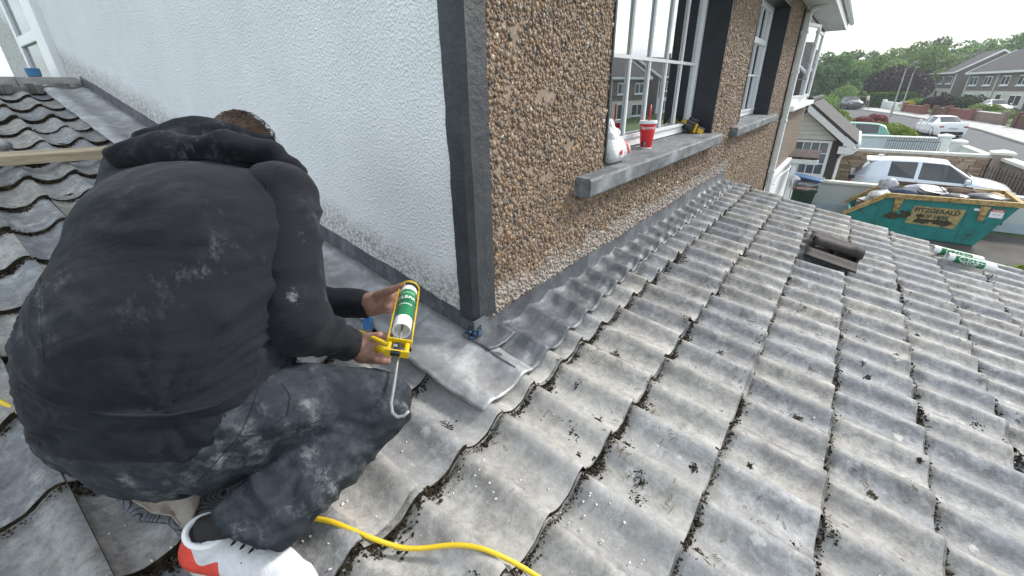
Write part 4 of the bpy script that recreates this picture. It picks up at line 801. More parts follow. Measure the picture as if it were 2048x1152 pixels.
def car(spec, pos, heading, pm, label, twotone=None):
    x, y = pos; z = terr(x); c = empty('parked_car', (x, y, z), label, 'car', 'cars parked along the street'); ca, sa = math.cos(heading), math.sin(heading)
    T = lambda p: Vector((x + p[0] * ca - p[1] * sa, y + p[0] * sa + p[1] * ca, z + p[2])); st = spec['st']; n = len(st); rows = []
    for s, zb, zr, hb, hr in st:
        zr_ = max(zr, zb + .02); half = [(hb * .96, .20), (hb + .02, .36), (hb + .03, (zb + .36) / 2 + .05), (hb, zb - .03), (hb - .025, zb), (hr + .03, zr_ - .045), (hr - .02, zr_ - .008), (hr * .5, zr_ + .018), (0, zr_ + .025)]
        rows.append([(s, a, b) for a, b in half] + [(s, -a, b) for a, b in half[-2::-1]])
    m_n = len(rows[0]); body = MB(); gl = {'side_window': MB(), 'side_window ': MB(), 'rear_window': MB(), 'windscreen': MB()}; V = [p for r in rows for p in r]; bf = []; gf = {k_: [] for k_ in gl}
    for i in range(n - 1):
        for j in range(m_n - 1):
            q = (i * m_n + j, (i + 1) * m_n + j, (i + 1) * m_n + j + 1, i * m_n + j + 1)
            if (i, i + 1) in spec['side'] and j in (4, m_n - 6): gf['side_window' if j == 4 else 'side_window '].append(q)
            elif (i, i + 1) in spec['rear'] and 6 <= j <= m_n - 8: gf['rear_window'].append(q)
            elif (i, i + 1) in spec['front'] and 6 <= j <= m_n - 8: gf['windscreen'].append(q)
            else: bf.append(q)
    bf.append(tuple(range(m_n))); bf.append(tuple((n - 1) * m_n + j for j in range(m_n))[::-1])
    body.add(V, bf); body.xf(T); bo = body.build('body', pm, c, True, angle=38)
    for k_, ff in gf.items():
        used = sorted({q for f in ff for q in f}); ix = {q: i for i, q in enumerate(used)}; gl[k_].add([V[q] for q in used], [tuple(ix[q] for q in f) for f in ff]); gl[k_].xf(T); gl[k_].build(k_.strip(), CARGLASS, c)
    for wx in spec['wb']:
        for sy in (-1, 1):
            w = MB(); r = spec['r']; w.lathe((wx, sy * .74, r), (0, sy, 0), [(r - .1, -.1), (r, -.09), (r, .1), (r - .05, .125), (r - .1, .125)], 20); w.xf(T); wo = w.build('wheel', TYRE, c, True, angle=40)
            w = MB(); w.lathe((wx, sy * .74, r), (0, sy, 0), [(0, .118), (.06, .12), (r - .1, .124)], 20); w.xf(T); w.build('rim', ALLOY, wo)
            a = MB(); a.lathe((wx, sy * .80, r), (0, sy, 0), [(r + .01, .1), (r + .07, .108), (r + .06, .05)], 24); a.xf(T); a.build('wheel_arch', BLACKP, c)
    hb = st[1][3]
    for sy in (-1, 1):
        t = MB(); t.bbox((st[1][0] - .03, sy * (hb - .24), st[1][1] - .10), (st[1][0] + .22, sy * (hb + .02), st[1][1] + .0), .02); t.xf(T); t.build('tail_lamp', REDL, c)
        t = MB(); t.bbox((st[-3][0] - .05, sy * .50, st[-3][1] - .16), (st[-3][0] + .14, sy * .76, st[-3][1] - .04), .03); t.xf(T); t.build('headlamp', CLEARL, c)
        t = MB(); t.bbox((.78, sy * .88, .98), (.92, sy * 1.05, 1.12), .04); t.xf(T); t.build('mirror', pm, c, True)
        for hx in (-.75, .1): t = MB(); t.bbox((hx - .1, sy * .895, .86), (hx + .1, sy * .93, .89), .01); t.xf(T); t.build('door_handle', pm, c)
        for hx in (-.32, .85): t = MB(); t.box((hx - .004, sy * .878, .36), (hx + .004, sy * .908, .95)); t.xf(T); t.build('door_gap', BLACKP, c)
    t = MB(); t.bbox((st[0][0] - .02, -.26, .62), (st[0][0] + .1, .26, .74), .008); t.xf(T); t.build('number_plate', M('plate', (.5, .5, .5), .5) if 'plate' not in bpy.data.materials else bpy.data.materials['plate'], c)
    t = MB(); t.bbox((st[0][0] - .03, -.66, .22), (st[0][0] + .2, .66, .46), .04); t.xf(T); t.build('bumper', BLACKP, c)
    return c
PSIL = paint('silver_blue_paint', (.60, .65, .72), .25); PWHT = paint('white_car_paint', (.78, .79, .80), 0); PGRN = paint('green_car_paint', (.10, .26, .20), .3); PBLK = paint('dark_car_paint', (.05, .055, .06), .3); PGRY = paint('pale_green_paint', (.45, .52, .48), .3)
hc = car(HATCH, (19.55, -3.55), -PI / 2, PSIL, 'silver-blue hatchback parked between the boundary wall and the stone wall')
t = MB(); t.bbox((18.98, -2.22, -1.46), (20.12, -1.80, -1.39), .03); t.build('spoiler', PWHT, hc); t = MB(); t.bbox((18.70, -1.62, -2.02), (20.4, -1.44, -1.90), .03); t.build('tail_bar', BLACKP, hc); MB().bbox((19.5, -2.25, -1.33), (19.6, -2.1, -1.27), .02).build('aerial_fin', PWHT, hc)
car(SEDAN, (47.7, -6.6), math.radians(14), PWHT, 'white saloon car standing on the road with its red tail lamps showing')
car(ESTATE, (36.6, -.95), math.radians(97), PGRN, 'green estate car behind the white garden wall')
car(HATCH, (43.2, 1.1), math.radians(95), PGRY, 'pale car nosed up to the round bushes past the gabled building')
car(HATCH, (79.5, -.3), math.radians(200), PBLK, 'dark car with silver bonnet coming down the far end of the road')
car(SEDAN, (72.6, -13.3), math.radians(190), PWHT, 'white car parked in the drive behind the red brick wall')
# ------------------------------------------------------------------ vegetation
def leafmat(name, lo, hi, sheen=.0):
    k = NT(name); oi = k.n('ObjectInfo'); at = k.n('Attribute', attribute_name='pc'); at.attribute_type = 'GEOMETRY'
    f = k.math('ADD', k.math('MULTIPLY', k.noise(.8, 3), .5), k.math('MULTIPLY', at.outputs['Fac'], .5)); c = k.ramp(f, [(.25, rgb(*lo)), (.75, rgb(*hi))])
    c = k.mix(1, c, k.ramp(oi.outputs['Random'], [(0, .75), (1, 1.15)]), 'MULTIPLY'); k.set(c, .6, 0, .25)
    tr = k.n('BsdfTranslucent'); k.l(c, tr.inputs['Color']); ms = k.n('MixShader'); ms.inputs[0].default_value = .28; o = k.t.nodes['Material Output']; k.l(k.p.outputs[0], ms.inputs[1]); k.l(tr.outputs[0], ms.inputs[2]); k.l(ms.outputs[0], o.inputs['Surface']); return k.m
L_DARK = leafmat('woodland_leaves', (.045, .095, .035), (.18, .30, .10)); L_MID = leafmat('mid_green_leaves', (.085, .16, .035), (.29, .42, .11)); L_HEDGE = leafmat('hedge_leaves', (.05, .12, .015), (.14, .27, .04)); L_YEL = leafmat('golden_leaves', (.30, .25, .02), (.60, .50, .04)); L_LIME = leafmat('lime_leaves', (.12, .19, .02), (.28, .36, .05)); L_PUR = leafmat('copper_beech_leaves', (.022, .012, .016), (.085, .045, .05)); L_RED = leafmat('red_photinia_leaves', (.14, .04, .04), (.34, .10, .09)); L_DK = leafmat('dark_hedge_leaves', (.02, .04, .018), (.05, .09, .035))
BARK = M('bark', (.07, .055, .045), .95, .3, 6, .6, 20)
def leaves(P, size, seed):       # small bent leaf clumps as quads
    r = np.random.default_rng(seed); n = len(P); u = r.normal(size=(n, 3)); u /= np.linalg.norm(u, axis=1)[:, None]; w = np.cross(u, r.normal(size=(n, 3))); w /= np.linalg.norm(w, axis=1)[:, None]
    s = (size * r.uniform(.6, 1.35, n))[:, None]; V = np.stack([P - u * s, P + w * s * .55, P + u * s, P - w * s * .55], 1); F = np.arange(4 * n).reshape(n, 4)
    me = npmesh('leaves', V.reshape(-1, 3), F); at = me.attributes.new('pc', 'FLOAT', 'POINT'); at.data.foreach_set('value', np.repeat(r.uniform(0, 1, n), 4).astype(np.float32)); return me
def crown_points(n, lobes, seed, shell=.55):
    r = np.random.default_rng(seed); L = np.array(lobes); w = (L[:, 3] ** 2); idx = r.choice(len(L), n, p=w / w.sum()); d = r.normal(size=(n, 3)); d /= np.linalg.norm(d, axis=1)[:, None]
    rad = r.uniform(shell, 1.0, n) ** .6; return L[idx, :3] + d * (L[idx, 3] * rad)[:, None] * np.array([1, 1, .85])
def lobed(h, w, seed, nl=22, base=.22):
    r = np.random.default_rng(seed); o = []
    for i in range(nl):
        t = r.uniform(base, 1); a = r.uniform(0, 2 * PI); env = w * math.sin(PI * min(1, (t - base) / (1 - base) * .82 + .16)) ** .7; q = r.uniform(.25, 1) * env
        o.append((q * math.cos(a), q * math.sin(a), t * h * .90, r.uniform(.14, .24) * h * .9 * (.7 + .5 * (1 - t))))
    return o
def tree_proto(h, w, seed, mat, n, size, base=.22):
    t = empty('tree', (0, 0, 0)); lb = lobed(h, w, seed, base=base)
    tm = MB(); tm.tube([(0, 0, -.3), (.05, .02, h * .25), (-.04, .05, h * .5), (.02, 0, h * .8)], [h * .028, h * .022, h * .015, h * .005], 7)
    for q in lb[:9]: tm.tube([(0, 0, h * .22), (q[0] * .4, q[1] * .4, q[2] * .65), (q[0] * .9, q[1] * .9, q[2])], [h * .012, h * .008, h * .003], 5)
    tm.build('trunk', BARK, t, True, local=True); link('crown', leaves(crown_points(n, lb, seed), size, seed), mat, t, False, True); return t
wood = [tree_proto(12, 4.6, 21, L_DARK, 5200, .30, .08), tree_proto(12, 4.2, 22, L_DARK, 5200, .30, .08), tree_proto(12, 4.8, 23, L_MID, 5200, .30, .08)]
R_w = random.Random(12); used = set(); wl = []
for i in range(15): wl.append((1630 + i * 31 + R_w.uniform(-8, 8), R_w.uniform(122, 140), 0))
for i in range(11): wl.append((1640 + i * 40 + R_w.uniform(-12, 12), R_w.uniform(104, 116), 1))
def top_y(px):  # skyline of the wood in the photograph
    return float(np.interp(px, [1620, 1650, 1700, 1760, 1800, 1830, 1860, 1900, 1960, 2000, 2048, 2120], [105, 98, 100, 92, 84, 70, 80, 84, 74, 62, 58, 55]))
ordn = ['first', 'second', 'third', 'fourth', 'fifth', 'sixth', 'seventh', 'eighth', 'ninth', 'tenth', 'eleventh', 'twelfth', 'thirteenth', 'fourteenth', 'fifteenth', 'sixteenth']
def place_tree(p, proto, h, base_h, label, group, rz, extra=(1, 1)):
    first = proto['used'] if 'used' in proto else 0; o = copy_tree(proto); s = h / base_h; o.location = p; o.rotation_euler = (0, 0, rz); o.scale = (s * extra[0], s * extra[1], s); tag(o, label, 'tree', group); return o
for px, d, row in wl:
    v = wd(px, 200); v = v[:2] / np.linalg.norm(v[:2]); x, y = CP[0] + v[0] * d, CP[1] + v[1] * d; zt = atd(px, top_y(px) + (0 if row == 0 else R_w.uniform(12, 30)), d)[2]; z0 = terr(x) - .2; h = (zt - z0) * R_w.uniform(.94, 1.04)
    place_tree((x, y, z0), R_w.choice(wood if row else wood[:2] + wood[2:]), h, 12, 'tall leafy tree in the wood rising behind the houses' if row == 0 else 'tree with full green crown at the front edge of the wood', 'trees of the wood behind the houses', R_w.uniform(0, 6), (R_w.uniform(.95, 1.3),) * 2)
for px, d, ty in ((1642, 92, 112), (1668, 90, 105), (1700, 96, 118), (1735, 98, 108)):
    v = wd(px, 200); v = v[:2] / np.linalg.norm(v[:2]); x, y = CP[0] + v[0] * d, CP[1] + v[1] * d; z0 = terr(x) - .2; h = atd(px, ty, d)[2] - z0
    place_tree((x, y, z0), wood[0 if px < 1690 else 2], h, 12, {1642: 'broad dark green tree nearest the open casements at the road bend', 1668: 'large dark green tree behind the thin wooden pole', 1700: 'bright green tree between the wooden pole and the purple tree', 1735: 'bright green tree rising directly behind the purple tree'}[px], 'trees at the bend of the road', R_w.uniform(0, 6), (1.15, 1.15))
for o in wood:
    for ch in list(o.children): bpy.data.objects.remove(ch)
    bpy.data.objects.remove(o)
def bush(name, c, r, mat, n, size, seed, label, cat, group=None, shape='round'):
    t = empty(name, (c[0], c[1], c[2]), label, cat, group); rr = np.random.default_rng(seed)
    if shape == 'box':
        d = rr.uniform(-1, 1, (n, 3)); ax = rr.integers(0, 3, n); sg = rr.choice([-1, 1], n); d[np.arange(n), ax] = sg * rr.uniform(.86, 1.04, n); P = np.array(c) + np.array([0, 0, r[2]]) + d * np.array(r)
    else:
        lb = [(*(rr.normal(0, .38, 3) * np.array([1, 1, .5])), rr.uniform(.45, .7)) for _ in range(9)]; P = crown_points(n, lb, seed, .7); P = P * np.array(r) * .95 + np.array(c) + np.array([0, 0, r[2] * .95])
    P[:, 2] = np.maximum(P[:, 2], c[2] + .03); link('foliage', leaves(P, size, seed), mat, t)
    m = MB()
    for q in range(5): m.tube([(c[0] + rr.normal(0, .04), c[1] + rr.normal(0, .04), c[2] - .05), (c[0] + rr.normal(0, .3) * r[0], c[1] + rr.normal(0, .3) * r[1], c[2] + r[2] * 1.1)], [.035, .012], 5)
    if shape == 'box': m.bbox((c[0] - r[0] * .84, c[1] - r[1] * .84, c[2] - .02), (c[0] + r[0] * .84, c[1] + r[1] * .84, c[2] + 1.84 * r[2]), .1)
    m.build('stems', L_DK if shape == 'box' else BARK, t); return t
def gxy(px, py, dz=0): p = gnd(px, py); return (p[0], p[1], terr(p[0]) + dz)
p = gxy(1775, 206); pt = empty('purple_tree', p, 'broad dark purple-leaved tree above the clipped hedge', 'tree')
lb = [(a * 3.6, b * 3.6, 2.6 + c_ * 1.5, 1.75) for a, b, c_ in [(.0, 0, .9), (.6, .1, .4), (-.6, .1, .4), (.1, .6, .3), (-.1, -.6, .3), (.9, .2, -.2), (-.9, -.1, -.3), (.5, -.6, -.2), (-.5, .6, -.2), (0, -.9, -.4), (.0, .9, -.4), (.95, -.4, -.8), (-.95, .3, -.8), (.3, .3, .6), (-.3, -.3, .6)]]
P = crown_points(9000, lb, 5, .6) + np.array(p); link('crown', leaves(P, .2, 5), L_PUR, pt); m = MB(); m.tube([p, (p[0], p[1], p[2] + 2.4)], [.25, .15], 8)
for q in lb[:8]: m.tube([(p[0], p[1], p[2] + .9), (p[0] + q[0] * .8, p[1] + q[1] * .8, p[2] + q[2] * .8)], [.12, .04], 5)
m.build('trunk', BARK, pt)
a = gxy(1745, 214); bush('clipped_hedge', (82.5, -4.6, terr(82.5)), (1.0, 2.35, .95), L_HEDGE, 6000, .12, 31, 'long clipped bright green hedge beside the footpath, under the purple tree', 'hedge', shape='box')
def bushpx(px, py, rx, rz, mat, n, size, seed, label, group=None, name='garden_bush', d=None):
    q = gnd(px, py) if d is None else None
    if d is not None: v = wd(px, 200); v = v[:2] / np.linalg.norm(v[:2]); q = (CP[0] + v[0] * d, CP[1] + v[1] * d)
    bush(name, (q[0], q[1], terr(q[0])), (rx, rx, rz), mat, n, size, seed, label, 'bush', group)
bushpx(1800, 270, 1.05, .92, L_LIME, 2600, .07, 41, 'rounded lime green bush behind the white wall, beside the white saloon', 'pair of round bushes by the white wall', d=39.2); bushpx(1826, 275, .8, .80, L_LIME, 2200, .07, 42, 'smaller round green bush next to the gate railing', 'pair of round bushes by the white wall', d=37.6); bushpx(1785, 270, .75, .92, L_LIME, 2000, .07, 48, 'upright green bush behind the green estate car', d=40.5)
for i, (px, d, rx, rz, mt, lb_) in enumerate(((1662, 50, 1.1, 1.2, L_HEDGE, 'bushy green shrub at the roadside behind the gabled building'), (1680, 51, 1.0, 1.15, L_LIME, 'yellow-green shrub at the roadside by the gabled building'), (1694, 47, .75, .85, L_LIME, 'low lime shrub in front of the roadside shrubs'), (1640, 60, 2.2, .8, L_DK, 'dark low hedge mass beyond the annexe roof'), (1650, 68, 2.0, 1.2, L_MID, 'leafy light green shrub beside the house corner'), (1690, 84, 1.6, 1.7, L_MID, 'light green roadside tree-like shrub by the dark car'), (1745, 50, 1.1, .68, L_RED, 'red-leaved shrub row beyond the green estate car'), (1775, 51, .8, .76, L_RED, 'taller red-leaved shrub at the foot of the lamp post'), (1722, 47, .8, .62, L_RED, 'low reddish shrub beside the pale car'))):
    bushpx(px, 230, rx, rz, mt, 2200, .10, 50 + i, lb_, None, d=d)
bushpx(1838, 222, 1.5, .9, L_HEDGE, 2200, .12, 70, 'green hedge bush behind the yellow shrub', d=77); bushpx(1822, 222, .9, .75, L_YEL, 2200, .09, 71, 'bright yellow shrub behind the brick wall', d=75.5); bushpx(1845, 228, .8, .5, L_YEL, 1600, .09, 72, 'low yellow flowering shrub over the brick wall', d=73.2)
bushpx(1878, 222, 1.4, 1.25, L_PUR, 3000, .11, 73, 'dark purple garden bush in front of the houses', d=75); bushpx(1930, 215, 2.4, .95, L_DK, 3200, .13, 74, 'dark green hedge along the house fronts', d=80); bushpx(1963, 225, .9, .75, L_MID, 2000, .09, 75, 'leafy green shrub by the white parked car', d=69); bushpx(1986, 226, 1.0, .75, L_LIME, 2200, .09, 76, 'light green shrub in front of the bay window', d=68); bushpx(2018, 240, 1.1, .6, L_MID, 2000, .09, 77, 'spreading shrub by the end garden pillar', d=64)
bush('corner_shrub', (5.75, -3.15, -1.35), (.42, .35, .42), L_LIME, 1500, .045, 80, 'leafy green shrub beyond the roof corner and gutter', 'bush'); bush('pillar_plant', (29.5, -5.2, GR), (.5, .5, .35), L_MID, 900, .07, 81, 'straggly green plant at the foot of the white pillars', 'plant')
m = MB(); m.tube([(5.75, -3.15, GR), (5.77, -3.13, -1.2)], .03, 6); m.build('stem', BARK, bpy.data.objects['corner_shrub'])
# ------------------------------------------------------------------ houses across the road
GREYR = M('grey_brown_render', (.20, .175, .15), .9, .1, 3, .3, 40); ROOFD = M('dark_slate_roof', (.055, .05, .05), .85, .2, 2, .4, 15); CREAM = M('cream_render', (.62, .58, .50), .85, .08, 2); WING = M('dark_window_pane', (.06, .075, .085), .08, .2, spec=.8)
def row_house(label, o, ang, L, D, eave, ridge, group='semi-detached houses across the road', base=None, lower=None, mid=True, wins=None):
    u = Vector((math.cos(ang), math.sin(ang), 0)); nb_ = Vector((math.sin(ang), -math.cos(ang), 0)); o = Vector((o[0], o[1], 0)); zb = base if base is not None else terr(o.x + u.x * L / 2)
    h = empty('row_house', (*(o + u * L / 2 + nb_ * D / 2).xy, zb), label, 'house', group); T = lambda p: o + u * p.x + nb_ * p.y + Vector((0, 0, p.z))
    def B(nm, a, b, mat, par=None, r=0):
        m = MB(); (m.bbox(a, b, r) if r else m.box(a, b)); m.xf(T); return m.build(nm, mat, par or h)
    m = MB(); m.prism([(0, zb - .5), (D, zb - .5), (D, eave), (D / 2, ridge - .15), (0, eave)], 0, 0, L); m.xf(T); m.build('wall', GREYR, h)
    m = MB(); m.prism([(-.45, eave - .12), (D / 2, ridge), (D + .45, eave - .12), (D + .45, eave - .27), (D / 2, ridge - .14), (-.45, eave - .27)], 0, -.25, L + .25); m.xf(T); rf = m.build('roof', ROOFD, h)
    B('fascia', (-.25, -.52, eave - .30), (L + .25, -.452, eave - .05), WHITE)
    for x in (-.27, L + .252): m = MB(); m.prism([(-.5, eave - .06), (D / 2, ridge + .05), (D / 2, ridge - .2), (-.5, eave - .30)], 0, x - .08, x + .06); m.prism([(D / 2 + .002, ridge + .05), (D + .5, eave - .06), (D + .5, eave - .30), (D / 2 + .002, ridge - .2)], 0, x - .08, x + .06); m.xf(T); m.build('bargeboard', WHITE, h)
    m = MB(); m.bbox((L / 2 - .45, D / 2 - .3, ridge - .3), (L / 2 + .45, D / 2 + .3, ridge + .55), .03); m.xf(T); m.build('chimney', GREYR, rf)
    for x in (.12, L / 2, L - .12): B('downpipe', (x - .06, -.12, zb), (x + .06, -.02, eave - .3), WHITE)
    H = eave - zb
    B('lower_panel', (L * .02, -.03, zb), (L * .48, -.004, zb + H * .44), lower or CREAM); B('lower_panel', (L * .52, -.031, zb), (L * .98, -.004, zb + H * .44), lower or CREAM)
    for s in (0, 1):
        f = (lambda t: L / 2 * t) if s == 0 else (lambda t: L - L / 2 * t)
        for a, b, z0, z1, nm in ((.13, .38, .60, .86, 'window'), (.62, .84, .60, .86, 'window'), (.10, .42, .06, .36, 'window'), (.66, .82, .0, .38, 'door')):
            x0, x1 = sorted((f(a), f(b))); par = B(nm, (x0, -.11, zb + H * z0), (x1, -.032, zb + H * z1), WHITE)
            n = 2 if nm == 'window' else 1
            for q in range(n):
                wdt = (x1 - x0) / n; B('pane', (x0 + q * wdt + .09, -.125, zb + H * z0 + .12), (x0 + (q + 1) * wdt - .09, -.112, zb + H * z1 - .12), WING, par)
            if nm == 'window': B('sill', (x0 - .1, -.2, zb + H * z0 - .12), (x1 + .1, -.034, zb + H * z0 - .002), WHITE, par)
    return h
row_house('semi-detached pair with grey upper storey and cream ground floor behind the red brick wall', (78.3, -16.6), math.radians(13.2), 15.6, 8.0, 2.25, 4.9)
row_house('semi-detached pair with white bargeboard gable beside the dark purple bush', (95.6, -11.9), math.radians(10), 15.5, 8.0, 2.45, 5.1)
row_house('brown-roofed house farthest along the road, beyond the lamp posts', (113.5, -8.4), math.radians(14), 14, 8, 2.7, 4.6)
row_house('semi-detached pair with white painted ground floor at the near end of the row', (62.0, -20.6), math.radians(14), 15.4, 8.0, 2.35, 4.9, lower=WHITE)
row_house('semi-detached pair opposite, mirrored in the window glass', (44.5, -24.4), math.radians(12), 15.6, 8, 2.2, 4.9)
row_house('next semi-detached pair along the opposite side, seen only as a reflection', (27, -27.5), math.radians(10), 15.6, 8, 2.2, 4.9)
# ------------------------------------------------------------------ garden walls, lamp posts
BRK = M('red_brick', (.20, .075, .06), .9, .2, 8, .3, 30); BRD = M('brown_brick', (.13, .065, .05), .9, .2, 8, .3, 30); TAN2 = M('tan_block', (.24, .17, .14), .9, .15, 6)
def gwall(pa, pb, h, mat, label, pillars=True, capm=None):
    a = gnd(*pa); b = gnd(*pb); za = terr(a[0]) + .12; a = Vector((a[0], a[1], 0)); b = Vector((b[0], b[1], 0)); d = (b - a).normalized(); nn = Vector((-d.y, d.x, 0)); L = (b - a).length
    g = empty('garden_wall', (*((a + b) / 2).xy, za), label, 'wall', 'garden walls across the road'); T = lambda p: a + d * p.x + nn * p.y + Vector((0, 0, za + p.z + (terr(a.x + d.x * p.x) + .12 - za)))
    def B(nm, q, r, m_): m = MB(); m.bbox(q, r, .02); m.xf(T); m.build(nm, m_, g)
    B('wall', (.2, -.1, -.2), (L - .2, .1, h), mat); B('coping', (.2, -.14, h + .002), (L - .2, .14, h + .08), capm or mat)
    if pillars: B('pillar', (-.2, -.22, -.2), (.198, .22, h + .28), mat); B('pillar', (L - .198, -.22, -.2), (L + .2, .22, h + .28), mat)
gwall((1806, 225), (1846, 231), .75, BRK, 'short red brick garden wall in front of the yellow shrub'); gwall((1866, 233), (1888, 236), .72, BRD, 'brown panelled gate wall between brick pillars'); gwall((1893, 236), (1941, 243), .80, BRK, 'longer red brick garden wall in front of the white parked car'); gwall((1946, 243), (2002, 251), .78, TAN2, 'tan block garden wall ending in a dark pillar', capm=CAP); gwall((2028, 256), (2075, 263), .85, BRD, 'dark brown brick wall at the end garden'); gwall((1765, 217), (1800, 223), .75, WHITE, 'white panelled garden wall beside the hedge')
STEEL = M('galvanised_steel', (.36, .38, .39), .45, .1, metal=.4)
def lamp(px, py, tip, label):
    p = gnd(px, py); z = terr(p[0]); d = np.linalg.norm(p[:2] - CP[:2]); H = 4.75 if tip > .3 else 4.3; g = empty('lamp_post', (p[0], p[1], z), label, 'lamp post')
    MB().tube([(p[0], p[1], z - .1), (p[0], p[1], z + 1.2)], .11, 10).build('base', STEEL, g); MB().tube([(p[0], p[1], z + 1.19), (p[0], p[1], z + H)], [.075, .05], 8).build('pole', STEEL, g)
    MB().tube([(p[0], p[1], z + H - .02), (p[0] - tip * .4, p[1] - tip * .35, z + H + .3), (p[0] - tip, p[1] - tip * .9, z + H + .62)], [.045, .04, .035], 8).build('arm', STEEL, g); q = (p[0] - tip, p[1] - tip * .9, z + H + .64); MB().bbox((q[0] - .35, q[1] - .14, q[2] - .04), (q[0] + .12, q[1] + .14, q[2] + .07), .03).build('lantern', STEEL, g)
lamp(1780, 234, .6, 'grey steel street lamp with angled arm at the near kerb'); lamp(1800, 224, .15, 'slimmer street lamp standing beyond the white panelled wall')
g = gnd(1688, 205); up = empty('utility_pole', (g[0], g[1], terr(g[0])), 'thin wooden pole at the bend in front of the dark trees', 'pole'); MB().tube([(g[0], g[1], terr(g[0]) - .1), (g[0], g[1], 1.6)], [.1, .07], 8).build('shaft', BARK, up); MB().bbox((g[0] - .05, g[1] - .3, 1.35), (g[0] + .05, g[1] + .3, 1.45), .01).build('cross_arm', BARK, up)
# ------------------------------------------------------------------ surface from blended round cones (surface nets)
def rcone(X, a, b, r1, r2):
    a = np.array(a, np.float32); b = np.array(b, np.float32); ba = b - a; L2 = float(ba @ ba) + 1e-12; pa = X - a; t = np.clip((pa @ ba) / L2, 0, 1); d = pa - t[..., None] * ba
    return np.sqrt((d * d).sum(-1)) - (r1 + (r2 - r1) * t)
def ellip(X, c, r, ax=None):
    p = X - np.array(c, np.float32)
    if ax is not None: p = p @ np.array(ax, np.float32).T
    r = np.array(r, np.float32); k0 = np.sqrt(((p / r) ** 2).sum(-1)); k1 = np.sqrt(((p / (r * r)) ** 2).sum(-1)) + 1e-6; return k0 * (k0 - 1) / k1
def smin(a, b, k):
    h = np.clip(.5 + .5 * (b - a) / k, 0, 1); return b + (a - b) * h - k * h * (1 - h)
def nets(prims, lo, hi, res, cut=None, post=None):
    lo = np.array(lo, np.float32); n = np.maximum(4, np.ceil((np.array(hi) - lo) / res).astype(int)); g = np.stack(np.meshgrid(*[lo[i] + res * np.arange(n[i], dtype=np.float32) for i in range(3)], indexing='ij'), -1); D = None
    for p in prims:
        kind, k = p[0], p[-1]; d = rcone(g, *p[1:-1]) if kind == 'c' else ellip(g, *p[1:-1]); D = d if D is None else smin(D, d, k)
    if cut is not None: D = cut(g, D)
    s = D < 0; nx, ny, nz_ = n - 1; c = np.zeros((nx, ny, nz_, 3), np.float32); w = np.zeros((nx, ny, nz_), np.float32)
    for ax in range(3):
        o = [q for q in range(3) if q != ax]
        for i in (0, 1):
            for j in (0, 1):
                sl0 = [None] * 3; sl1 = [None] * 3; dim = (nx, ny, nz_); sl0[ax] = slice(0, dim[ax]); sl1[ax] = slice(1, dim[ax] + 1)
                for q, t in zip(o, (i, j)): sl0[q] = slice(t, dim[q] + t); sl1[q] = slice(t, dim[q] + t)
                a, b = D[tuple(sl0)], D[tuple(sl1)]; m = (a < 0) != (b < 0); t_ = np.where(m, a / (a - b + 1e-12), 0); P = g[tuple(sl0)].copy(); P[..., ax] += t_ * res; c += np.where(m[..., None], P, 0); w += m
    act = w > 0; idx = -np.ones(act.shape, int); idx[act] = np.arange(act.sum()); V = c[act] / w[act][:, None]; F = []
    for ax in range(3):
        o = [q for q in range(3) if q != ax]; dim = [nx, ny, nz_]; sl0 = [slice(1, d) for d in dim]; sl0[ax] = slice(0, dim[ax]); sl1 = list(sl0); sl1[ax] = slice(1, dim[ax] + 1); a, b = s[tuple(sl0)], s[tuple(sl1)]; m = a != b; I = np.argwhere(m); base = I.copy()
        for q in o: base[:, q] += 1
        def cell(du, dv): q = base.copy(); q[:, o[0]] += du; q[:, o[1]] += dv; return idx[q[:, 0], q[:, 1], q[:, 2]]
        quad = np.stack([cell(-1, -1), cell(0, -1), cell(0, 0), cell(-1, 0)], 1); fl = a[m] if ax != 1 else ~a[m]; quad[~fl] = quad[~fl][:, ::-1]; F.append(quad)
    F = np.concatenate(F); F = F[(F >= 0).all(1)]; return V, F
def vnormals(V, F):
    n = np.zeros_like(V); e = np.cross(V[F[:, 2]] - V[F[:, 0]], V[F[:, 3]] - V[F[:, 1]])
    for i in range(4): np.add.at(n, F[:, i], e)
    return n / (np.linalg.norm(n, axis=1)[:, None] + 1e-9)
def relax(V, F, it=2):
    for _ in range(it):
        s = np.zeros_like(V); c = np.zeros(len(V)); ctr = V[F].mean(1)
        for i in range(4): np.add.at(s, F[:, i], ctr); np.add.at(c, F[:, i], 1)
        V = .4 * V + .6 * s / np.maximum(c, 1)[:, None]
    return V
def gfix(V, F):      # make normals point outward
    vol = (V[F[:, 0]] * np.cross(V[F[:, 1]], V[F[:, 2]])).sum() + (V[F[:, 0]] * np.cross(V[F[:, 2]], V[F[:, 3]])).sum(); return F if vol > 0 else F[:, ::-1]
def blob(name, prims, res, mat, parent, disp=None, pad=.06, it=2, cut=None):
    pts = []
    for p in prims:
        if p[0] == 'c': pts += [np.array(p[1]) - p[3], np.array(p[1]) + p[3], np.array(p[2]) - p[4], np.array(p[2]) + p[4]]
        else: r = max(p[2]); pts += [np.array(p[1]) - r, np.array(p[1]) + r]
    pts = np.array(pts); V, F = nets(prims, pts.min(0) - pad * .5, pts.max(0) + pad * .5, res, cut); V = relax(V, F, it); F = gfix(V, F)
    if disp is not None: N = vnormals(V, F); V = V + N * np.array([disp(Vector(v), Vector(nn)) for v, nn in zip(V.tolist(), N.tolist())])[:, None]
    return link(name, npmesh(name, V, F), mat, parent, True)
